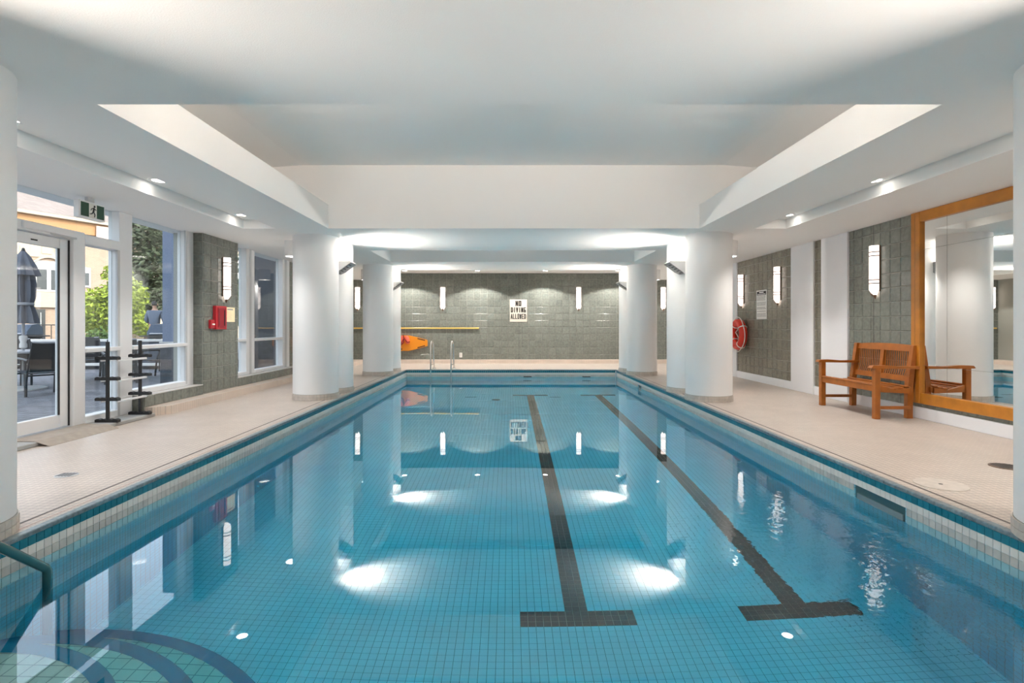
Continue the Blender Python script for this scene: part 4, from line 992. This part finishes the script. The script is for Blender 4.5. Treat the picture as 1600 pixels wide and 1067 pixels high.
def folds(prof, n=10, amp=.28):
    q = MB(); m_ = n*6; k = len(prof); Vv = []
    for i in range(m_):
        a = 2*PI*i/m_; f = 1-amp*(.5+.5*math.cos(a*n))
        for j, (r, z) in enumerate(prof):
            rr = r*(1-(1-f)*min(1, max(0, j)/2)); tw = .25*j/len(prof)
            Vv.append((rr*math.cos(a+tw), rr*math.sin(a+tw), z))
    q.add(Vv, [(i*k+j, ((i+1) % m_)*k+j, ((i+1) % m_)*k+j+1, i*k+j+1) for i in range(m_) for j in range(k-1)]); return q
cn = folds([(.03, 2.60), (.10, 2.50), (.17, 2.30), (.20, 2.0), (.19, 1.75), (.15, 1.62), (.20, 1.48), (.25, 1.26)], 8, .4).build('canopy', M['canvas'], um, True)
folds([(.04, 2.63), (.12, 2.52), (.20, 2.36), (.27, 2.17)], 8, .3).build('vent_cap', M['canvas'], um, True)
MB().lathe([(.155, 1.60), (.165, 1.61), (.165, 1.645), (.155, 1.655)], n=24, cap=False).build('tie_strap', M['table_top'], um, True)

# trees
def tree(x, y, h, crown, label, leaf, nleaf, size, z0=.2, trunk_r=.12, seed=1, name='tree'):
    r = random.Random(seed); t = thing(name, (x, y, z0), label, 'tree')
    tk = MB().tube([(0, 0, 0), (.05, .02, h*.25), (-.03, .05, h*.5), (.02, 0, h*.85)], [trunk_r, trunk_r*.85, trunk_r*.6, trunk_r*.2], 10).build('trunk', M['bark'], t, True)
    bl = []
    for cx, cy, cz, rx, rz in crown:
        MB().tube([(0, 0, h*.3), (cx*.5, cy*.5, (cz+h*.3)/2), (cx, cy, cz)], [trunk_r*.5, trunk_r*.3, trunk_r*.1], 6).build('branch', M['bark'], t, True)
        bl.append((cx, cy, cz, rx, rz))
    vol = [b_[3]**2*b_[4] for b_ in bl]; V, Fc = [], []
    for i in range(nleaf):
        cx, cy, cz, rx, rz = r.choices(bl, vol)[0]
        d = Vector((r.gauss(0, 1), r.gauss(0, 1), r.gauss(0, 1))).normalized()*(r.random()**.45)
        p = Vector((cx+d.x*rx, cy+d.y*rx, cz+d.z*rz))
        u = Vector((r.gauss(0, 1), r.gauss(0, 1), r.gauss(0, .6))).normalized(); w_ = u.orthogonal().normalized(); s = size*r.uniform(.6, 1.3)
        nrm = u.cross(w_)*s*.2; k = len(V)
        V += [p-u*s, p+w_*s*.5+nrm, p+u*s, p-w_*s*.5+nrm]; Fc += [(k, k+1, k+2), (k, k+2, k+3)]
    tag(raw('foliage', [tuple(v) for v in V], Fc, M[leaf], t), kind='stuff')
tree(-16.6, 22.6, 3.6, [(0, 0, 1.7, 1.15, 1.0), (.6, .2, 2.2, .8, .8), (-.7, 0, 1.3, .9, .7), (.9, .5, 1.1, .7, .6), (.3, 0, 3.0, .55, .6), (1.35, .3, 1.0, .5, .5)],
     'bright lime-green young tree in front of the brick house', 'leaf_lime', 5200, .10, seed=3)
tree(-18.6, 28.0, 8.2, [(0, 0, 6.3, .9, 1.0), (-.2, 0, 4.9, 1.3, .9), (.5, 0, 5.6, 1.2, .9), (-.3, 0, 3.4, 1.5, .8), (.7, 0, 4.0, 1.6, .9), (0, 0, 2.1, 1.7, .8), (1.0, 0, 2.7, 1.5, .8)],
     'tall dark evergreen tree beside the blue-grey pillar', 'leaf_dark', 3600, .16, trunk_r=.2, seed=5)
tree(-9.6, 20.5, 4.6, [(0, 0, 2.3, .8, .7), (.2, 0, 3.2, .8, .8), (-.2, 0, 1.4, .9, .6), (.1, 0, 4.0, .8, .7)], 'mid-green tree seen through the narrow far pane', 'leaf_mid', 2600, .11, seed=8)
t = thing('shrub', (-12.1, 16.1, .2), 'trailing green shrub spilling over the planter wall', 'shrub')
V, Fc = [], []; r = random.Random(11)
for i in range(700):
    p = Vector((r.uniform(-.55, .55), r.uniform(.12, .32), .62+r.gauss(0, .10))); u = Vector((r.gauss(0, 1), r.gauss(0, 1), r.gauss(0, 1))).normalized(); w_ = u.orthogonal().normalized(); s = .07; k = len(V)
    V += [tuple(p-u*s), tuple(p+w_*s*.5), tuple(p+u*s), tuple(p-w_*s*.5)]; Fc += [(k, k+1, k+2), (k, k+2, k+3)]
tag(raw('foliage', V, Fc, M['leaf_mid'], t), kind='stuff')
MB().tube([(0, 0, 0), (.02, 0, .3), (0, -.02, .6)], .02, 6).build('stem', M['bark'], t, True)

# brick town house; facade plane set by its own axis (local x along the facade, +y into the house)
P0 = (-27.06, 30.0); D = (.425, .905); ANG = math.atan2(.905, .425)
def fac(px, py):
    k = (px-796)/850; tt = (P0[0]-k*P0[1])/(k*D[1]-D[0]); s = P0[1]+D[1]*tt; return tt, 1.2+(508.4-py)/850*s
hs = thing('town_house', (P0[0], P0[1], .0), 'buff brick town house with shingle roof beyond the patio', 'house', ANG)
tE, zE = fac(100, 342)
MB().box(-9, 5.2, 0, 9, 0, zE).build('wall', M['brick_grid'], hs)
MB().bbox(-9.3, 5.5, -.35, .05, zE-.05, zE+.15, .02).build('eave', M['stone'], hs)
MB().box(-9, 5.2, -.10, 0, zE-.75, zE-.06).build('frieze', mat('tan_frieze', (.38, .20, .085), .8), hs)
rf = MB(); rf.add([(-9.3, -.35, zE+.15), (5.5, -.35, zE+.15), (5.5, 4.3, zE+2.15), (-9.3, 4.3, zE+2.15), (5.5, 9.2, zE+.15), (-9.3, 9.2, zE+.15)], [(0, 1, 2, 3), (2, 4, 5, 3), (1, 4, 2), (0, 3, 5)])
rf.build('roof', M['roof'], hs)
def rect(px0, py0, px1, py1):
    a, z0 = fac(px0, py1); b_, z1 = fac(px1, py0); c = (px0+px1)/2
    return a, fac(c, py1)[1], b_, fac(c, py0)[1]
def hwin(px0, py0, px1, py1, cols=2):
    a, z0, b_, z1 = rect(px0, py0, px1, py1)
    o = MB().bbox(a, b_, -.07, .02, z0, z1, .01).build('window', M['house_frame'], hs); w_ = (b_-a)/cols
    for k in range(cols):
        MB().box(a+k*w_+.10, a+(k+1)*w_-.10, -.08, -.071, z0+.12, z0+(z1-z0)*.72).build('pane', M['pane_dark'], o)
        MB().box(a+k*w_+.10, a+(k+1)*w_-.10, -.08, -.071, z0+(z1-z0)*.77, z1-.1).build('pane', mat('grey_house_glass', (.35, .35, .36), .2), o)
hwin(53, 408, 97, 456); hwin(-60, 408, 0, 456); hwin(128, 418, 141, 449, 1); hwin(36, 352, 52, 372, 2); hwin(110, 352, 126, 372, 2)
a, z0, b_, z1 = rect(28, 456, 100, 480); MB().box(a-4, b_+.1, -.16, 0, z0, z1).build('stone_band', M['stone'], hs)
a, z0, b_, z1 = rect(28, 380, 100, 402); MB().box(a-4, b_+.1, -.05, 0, z0, z1).build('stone_band', M['stone'], hs)
for px in (30, 64, 84):
    a, z0, b_, z1 = rect(px, 384, px+16, 397); MB().bbox(a, b_, -.08, -.05, z0, z1, .01).build('moulded_panel', M['stone'], hs)
ar = MB(); a, z0, b_, z1 = rect(48, 402, 101, 411); n = 14
for k in range(n):
    u0, u1 = k/n, (k+1)/n; xa, xb = a+(b_-a)*u0, a+(b_-a)*u1
    h0, h1 = z0-.12+.42*math.sin(PI*u0), z0-.12+.42*math.sin(PI*u1)
    ar.add([(xa, -.14, h0), (xb, -.14, h1), (xb, -.14, h1+.13), (xa, -.14, h0+.13), (xa, 0, h0), (xb, 0, h1), (xb, 0, h1+.13), (xa, 0, h0+.13)], [(0, 1, 2, 3), (0, 1, 5, 4), (3, 2, 6, 7)])
ar.build('arched_hood', M['stone'], hs)
a, z0, b_, z1 = rect(46, 483, 70, 530); dd = MB().box(a, b_, -.06, .02, 0, z1).build('door', M['pane_dark'], hs)
MB().bbox(a+.5, b_-.25, -.1, -.06, .2, z1-.2, .01).build('door_frame', M['house_frame'], dd)
a, z0, b_, z1 = rect(147, 356, 186, 376); MB().box(a, b_, -.25, -.2, z0, z1).build('balcony_screen', mat('lattice_brick', (.50, .38, .33), .9), hs)
MB().box(a, b_+.1, -.27, .0, z0-.12, z0).build('balcony_floor', M['stone'], hs)
fn = MB()
for i in range(26):
    x = -6+i*.36; fn.box(x, x+.03, -3.0, -2.97, .2, 1.25)
fn.box(-6, 3.2, -3.0, -2.97, 1.2, 1.25); fn.box(-6, 3.2, -3.0, -2.97, .4, .44); fn.build('railing', M['patio_metal'], hs)
h2 = thing('town_house', (-24.2, 36.6, 0), 'cream gabled house wing behind the dark evergreen', 'house', ANG)
MB().box(-.3, 9, 0, 8, 0, 7.9).build('wall', M['stone'], h2)
MB().bbox(-.7, 9.3, -.4, .1, 7.85, 8.1, .02).build('eave', M['house_frame'], h2)
MB().add([(-.7, -.4, 8.1), (9.3, -.4, 8.1), (9.3, 4, 9.7), (-.7, 4, 9.7), (9.3, 8.4, 8.1), (-.7, 8.4, 8.1)], [(0, 1, 2, 3), (2, 4, 5, 3), (1, 4, 2), (0, 3, 5)]).build('roof', M['roof'], h2)
for x in (.15, 3.0, 5.8):
    o = MB().bbox(x, x+1.0, -.07, .02, 4.6, 6.6, .01).build('window', M['house_frame'], h2)
    MB().box(x+.12, x+.88, -.08, -.071, 4.75, 6.45).build('pane', M['pane_dark'], o)
